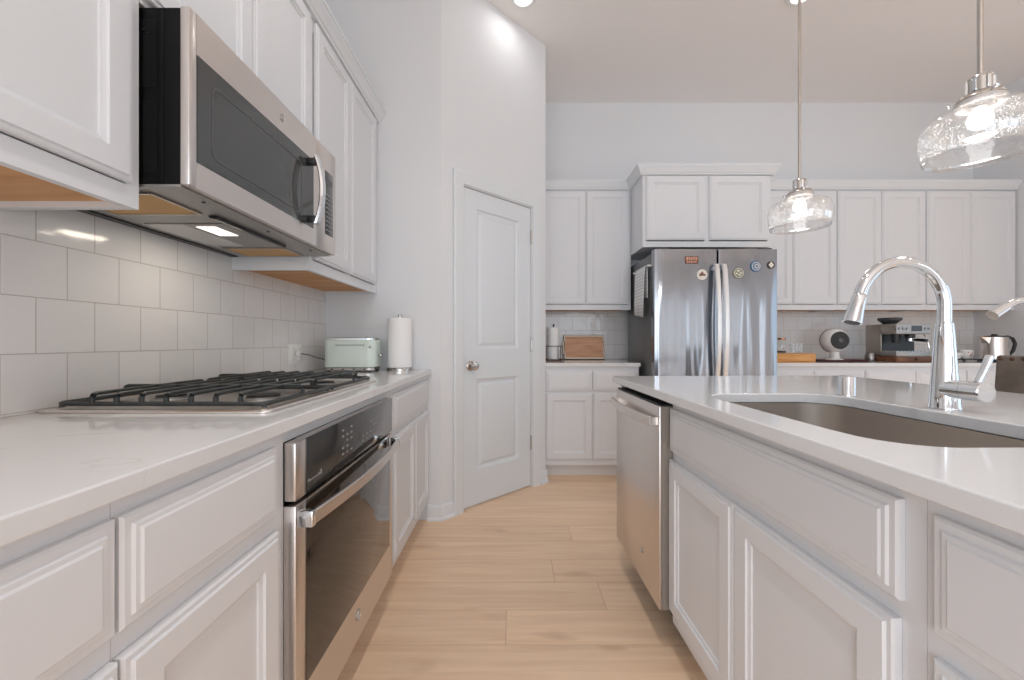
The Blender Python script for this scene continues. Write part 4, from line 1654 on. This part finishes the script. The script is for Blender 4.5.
# espresso machine on its walnut drawer
ex0, ey0, erz = 3.262, 3.40, 0.0
t = thing('knock_drawer', 'walnut coffee-knock drawer under the espresso machine', 'drawer box', (ex0, ey0, HC + 0.0005), erz)
MB().box(-0.155, 0.165, -0.165, 0.13, 0.0, 0.044, bev=0.003).build('case', 'walnut', t)
fr = MB().box(-0.150, 0.160, -0.172, -0.1655, 0.005, 0.040, bev=0.002).build('drawer_front', 'walnut', t)
MB().sphere((0, -0.180, 0.022), 0.008).build('knob', 'bronze', fr)
t = thing('espresso_machine', 'grey espresso machine with black bean hopper on the back counter', 'coffee machine', (ex0, ey0, HC + 0.0455), erz)
t.scale = (0.90, 0.86, 0.94)
mb = MB()
mb.box(-0.16, 0.16, -0.02, 0.155, 0.0, 0.285, bev=0.010)
mb.box(-0.16, 0.16, -0.175, -0.02, 0.195, 0.285, bev=0.010)
mb.build('housing', 'machine_grey', t)
MB().box(-0.155, 0.155, -0.175, -0.0205, 0.0, 0.045, bev=0.004).build('drip_tray', 'grey_metal', t)
mb = MB()
for k in range(9):
    mb.box(-0.14 + k * 0.032, -0.124 + k * 0.032, -0.17, -0.025, 0.0453, 0.0478)
mb.build('drip_grid', 'chrome', t, smooth=False)
mb = MB()
mb.box(-0.158, 0.158, -0.1772, -0.1752, 0.202, 0.280)
fp = mb.build('front_panel', 'grey_metal', t, smooth=False)
MB().box(-0.02, 0.075, -0.1785, -0.1774, 0.220, 0.268).build('display', 'black_glass', fp)
for a in (-0.13, -0.095, -0.06, 0.105, 0.135):
    mb = MB()
    mb.lathe([(0, 0), (0.011, 0), (0.010, 0.006), (0, 0.007)], (a, -0.1774, 0.243), 16, RX)
    mb.build('button', 'steel_dark', fp)
MB().box(-0.150, 0.150, -0.026, -0.0206, 0.050, 0.192).build('splash_panel', 'black_plastic', t)
MB().lathe([(0, 0.160), (0.034, 0.160), (0.036, 0.194), (0, 0.1945)], (0.04, -0.10, 0), 24).build('group_head', 'black_plastic', t)
mb = MB()
mb.lathe([(0, 0.128), (0.030, 0.130), (0.035, 0.136), (0.035, 0.158), (0, 0.1595)], (0.04, -0.10, 0), 24)
pf = mb.build('portafilter', 'chrome', t)
MB().tube([(0.04, -0.135, 0.146), (0.04, -0.17, 0.146), (0.04, -0.255, 0.140)], [0.009, 0.012, 0.014], 14).build('handle', 'black_plastic', pf)
MB().lathe([(0, 0.120), (0.022, 0.120), (0.030, 0.194), (0, 0.1945)], (-0.095, -0.10, 0), 20).build('grinder_chute', 'black_plastic', t)
mb = MB()
mb.tube([(0.135, -0.13, 0.196), (0.138, -0.15, 0.17), (0.142, -0.165, 0.12), (0.146, -0.172, 0.075)], 0.004, 10)
mb.sphere((0.146, -0.172, 0.072), 0.006)
mb.build('steam_wand', 'chrome', t)
mb = MB()
mb.lathe([(0, 0.2855), (0.050, 0.286), (0.055, 0.296), (0.088, 0.322), (0.092, 0.340), (0.088, 0.346), (0, 0.350)], (-0.04, 0.02, 0), 32)
mb.build('bean_hopper', 'smoke_plastic', t)
MB().box(-0.10, 0.13, 0.1555, 0.176, 0.02, 0.275, bev=0.006).build('water_tank', 'smoke_plastic', t)
mb = MB()
mb.lathe([(0, 0.0), (0.036, 0), (0.038, 0.004), (0.036, 0.05), (0.030, 0.072), (0.031, 0.074), (0.029, 0.074), (0.034, 0.05), (0.035, 0.005), (0, 0.005)], (3.045, 3.40, HC + 0.0005), 24)
tag(mb.build('milk_pitcher', 'steel_dark', origin=(3.045, 3.40, HC + 0.0005)), 'small steel milk pitcher left of the espresso machine', 'pitcher')

t = thing('trivet', 'black footed trivet tray between faucet and kettle', 'trivet', (3.94, 3.46, HC + 0.0005))
MB().box(-0.11, 0.05, -0.07, 0.07, 0.012, 0.020, bev=0.002).build('plate', 'black_plastic', t)
for a in (-0.09, 0.03):
    for b_ in (-0.055, 0.055):
        MB().cyl((a, b_, 0), (a, b_, 0.012), 0.008, seg=12).build('foot', 'black_plastic', t)
t = thing('teacup', 'white floral teacup on the black trivet left of the kettle', 'cup', (3.930, 3.47, HC + 0.0213))
MB().lathe([(0, 0), (0.024, 0), (0.026, 0.004), (0.036, 0.018), (0.044, 0.045), (0.048, 0.076), (0.046, 0.076), (0.042, 0.045), (0.034, 0.020), (0, 0.008)], seg=32).build('bowl', 'porcelain', t)
MB().tube([(0.045, 0, 0.064), (0.062, 0, 0.070), (0.076, 0, 0.060), (0.072, 0, 0.040), (0.054, 0, 0.026), (0.040, 0, 0.022)], 0.004, 10).build('handle', 'porcelain', t)
mb = MB()
for a, z in ((-1.9, 0.055), (-1.2, 0.048), (-1.55, 0.032)):
    mb.sphere((0.0425 * math.cos(a), 0.0425 * math.sin(a), z), 0.007, (1, 0.6, 1), 10, 6)
mb.build('flower_motif', 'floral_red', t)
t = thing('creamer', 'small white porcelain cup left of the floral teacup', 'cup', (3.85, 3.46, HC + 0.0213))
MB().lathe([(0, 0), (0.020, 0), (0.027, 0.012), (0.030, 0.035), (0.028, 0.050), (0.026, 0.050), (0.027, 0.035), (0, 0.008)], seg=28).build('bowl', 'porcelain', t)
MB().tube([(0, -0.027, 0.040), (0, -0.042, 0.038), (0, -0.044, 0.022), (0, -0.028, 0.016)], 0.003, 8).build('handle', 'porcelain', t)

t = thing('electric_kettle', 'brushed steel electric kettle with black handle at the right end', 'kettle', (4.100, 3.40, HC + 0.0005))
MB().lathe([(0, 0), (0.088, 0), (0.090, 0.010), (0.082, 0.018), (0, 0.018)], seg=36).build('power_base', 'black_plastic', t)
mb = MB()
mb.lathe([(0, 0.0185), (0.083, 0.019), (0.084, 0.035), (0.080, 0.12), (0.0785, 0.195), (0.078, 0.205), (0, 0.207)], seg=40)
kb = mb.build('body', 'steel', t)
mb = MB()
mb.loft([[(-0.076, -0.028, 0.150), (-0.076, 0.028, 0.150), (-0.070, 0.036, 0.204), (-0.070, -0.036, 0.204)],
         [(-0.095, -0.016, 0.180), (-0.095, 0.016, 0.180), (-0.090, 0.024, 0.2055), (-0.090, -0.024, 0.2055)],
         [(-0.122, -0.008, 0.206), (-0.122, 0.008, 0.206), (-0.116, 0.012, 0.210), (-0.116, -0.012, 0.210)]])
mb.build('spout', 'steel', kb)
MB().lathe([(0, 0.2075), (0.074, 0.2075), (0.070, 0.215), (0.02, 0.220), (0.016, 0.232), (0, 0.233)], seg=32).build('lid', 'black_plastic', t)
MB().tube([(0.076, 0, 0.203), (0.110, 0, 0.210), (0.155, 0, 0.195), (0.176, 0, 0.148), (0.160, 0, 0.090), (0.120, 0, 0.050), (0.084, 0, 0.042)], [0.010, 0.012, 0.012, 0.012, 0.012, 0.011, 0.009], 14).build('handle', 'black_plastic', t)

# ------------------------------------------------------------------ counter stool behind the island
t = thing('counter_stool', 'dark leather counter stool with nailhead trim behind the island', 'stool', (1.86, 1.43, 0), 0.10)
# local: faces -x (towards the island); back along y
MB().box(-0.20, 0.20, -0.23, 0.23, 0.60, 0.67, bev=0.02, seg=3).build('seat', 'leather', t)
mb = MB()
loops = []
for k in range(7):
    f = k / 6
    z = 0.64 + f * 0.385
    o_ = 0.03 * f
    r_ = [(0.165 + o_, -0.232), (0.178 + o_, -0.236), (0.215 + o_, -0.236), (0.228 + o_, -0.228), (0.228 + o_, 0.228), (0.215 + o_, 0.236), (0.178 + o_, 0.236), (0.165 + o_, 0.228)]
    loops.append([(x, y, z) for x, y in r_])
mb.loft(loops)
bk = mb.build('backrest', 'leather', t, bevel=0.006)
mb = MB()
for k in range(13):
    y = -0.215 + k * 0.0358
    mb.sphere((0.1925, y, 1.0125), 0.0085, (0.45, 1, 1), 12, 8)
    mb.sphere((0.26, y, 1.0125), 0.0085, (0.45, 1, 1), 12, 8)
for k in range(8):
    mb.sphere((0.1925 - 0.004 * k, -0.2275, 0.975 - k * 0.04), 0.0075, (0.45, 1, 1), 10, 6)
mb.build('nailheads', 'bronze', bk)
for a in (-0.17, 0.17):
    for b_ in (-0.20, 0.20):
        MB().loft([[(a * s_ + i * h_, b_ * s_ + j * h_, z) for i, j in ((-1, -1), (1, -1), (1, 1), (-1, 1))] for s_, h_, z in ((1.10, 0.014, 0), (1.0, 0.02, 0.605))]).build('leg', 'espresso_wood', t)
mb = MB()
mb.box(-0.18, 0.18, -0.213, -0.197, 0.20, 0.235).box(-0.18, 0.18, 0.197, 0.213, 0.20, 0.235)
mb.box(-0.188, -0.172, -0.20, 0.20, 0.24, 0.275).box(0.172, 0.188, -0.20, 0.20, 0.24, 0.275)
mb.build('stretcher', 'espresso_wood', t, bevel=0.002)


# ------------------------------------------------------------------ pendants over the island
def pendant(x, y, zs, label):
    """zs: height of the socket's lower rim"""
    t = thing('pendant_lamp', label, 'lamp', (x, y, zs), 0, 'glass pendants over the island')
    top = ZC - zs
    MB().lathe([(0, top - 0.030), (0.055, top - 0.028), (0.062, top - 0.020), (0.062, top - 0.001), (0, top - 0.001)], seg=32).build('canopy', 'nickel', t)
    MB().cyl((0, 0, 0.069), (0, 0, top - 0.0305), 0.0062, seg=14).build('rod', 'nickel', t)
    mb = MB()
    mb.lathe([(0, 0.070), (0.008, 0.070), (0.009, 0.064), (0.024, 0.062), (0.025, 0.058), (0.023, 0.056), (0.023, 0.022), (0.029, 0.019), (0.043, 0.012), (0.048, 0.004), (0.048, 0.0), (0.036, 0.0), (0, 0.004)], seg=36)
    so = mb.build('socket', 'nickel', t)
    for k in range(6):
        a = k * PI / 3 + 0.3
        mb = MB()
        mb.box(-0.004, 0.004, -0.003, 0.003, 0.022, 0.056)
        o = mb.build('socket_rib', 'chrome', so, bevel=0.001)
        o.location = (0.0245 * math.cos(a), 0.0245 * math.sin(a), 0)
        o.rotation_euler = (0, 0, a + PI / 2)
    for k in range(3):
        a = k * 2 * PI / 3 + 0.15
        d = Vector((math.cos(a), math.sin(a), 0))
        mb = MB()
        mb.tube([d * 0.044 + Vector((0, 0, 0.008)), d * 0.055 + Vector((0, 0, 0.008))], 0.003, 10)
        mb.sphere(d * 0.058 + Vector((0, 0, 0.008)), 0.0055)
        mb.build('thumb_screw', 'chrome', so)
    MB().lathe([(0.030, -0.0005), (0.047, -0.0005), (0.048, -0.013), (0.045, -0.015), (0.030, -0.013), (0.030, -0.0005)], seg=36).build('collar', 'collar_white', t)
    # glass: neck, wide shoulder, slightly tapering drum
    mb = MB()
    pr = [(0.049, -0.004), (0.049, -0.020), (0.056, -0.026), (0.080, -0.032), (0.100, -0.041), (0.113, -0.056), (0.118, -0.076), (0.1175, -0.098), (0.114, -0.122), (0.109, -0.143)]
    mb.lathe(pr, seg=64)
    gl = mb.build('glass_shade', 'seeded_glass', t, solid=0.003)
    MB().torus((0, 0, -0.144), 0.109, 0.0022, None, 64, 8).build('glass_rim', 'clear_glass', gl)
    MB().lathe([(0, -0.0185), (0.012, -0.019), (0.013, -0.026), (0.022, -0.038), (0.025, -0.052), (0.022, -0.066), (0.011, -0.074), (0, -0.076)], seg=24).build('bulb', 'bulb_glow', t)
    d = bpy.data.lights.new('pendant_light', 'POINT')
    d.energy = 2.5
    d.shadow_soft_size = 0.035
    d.color = (1, 0.97, 0.93)
    o = bpy.data.objects.new('pendant_light', d)
    COL.objects.link(o)
    o.location = (x, y, zs - 0.125)


pendant(1.25, 1.739, 1.722, 'far glass pendant lamp hanging in front of the right wall cabinets')
pendant(1.25, 1.068, 1.726, 'near glass pendant lamp at the upper right edge')

# recessed ceiling lights
for (x, y), lb in zip(CANS, ('recessed ceiling light in front of the pantry wall, top centre', 'recessed ceiling light at the top edge behind the far pendant rod')):
    t = thing('ceiling_light', lb, 'ceiling light', (x, y, ZC - 0.0005), 0, 'recessed ceiling lights')
    MB().lathe([(0.058, -0.001), (0.085, -0.001), (0.088, -0.004), (0.082, -0.010), (0.062, -0.012), (0.058, -0.004)], seg=40).build('trim_ring', 'plastic_white', t)
    MB().lathe([(0, -0.0015), (0.0575, -0.0015), (0.0575, -0.006), (0, -0.008)], seg=40).build('lens', 'can_glow', t)

bpy.context.view_layer.update()
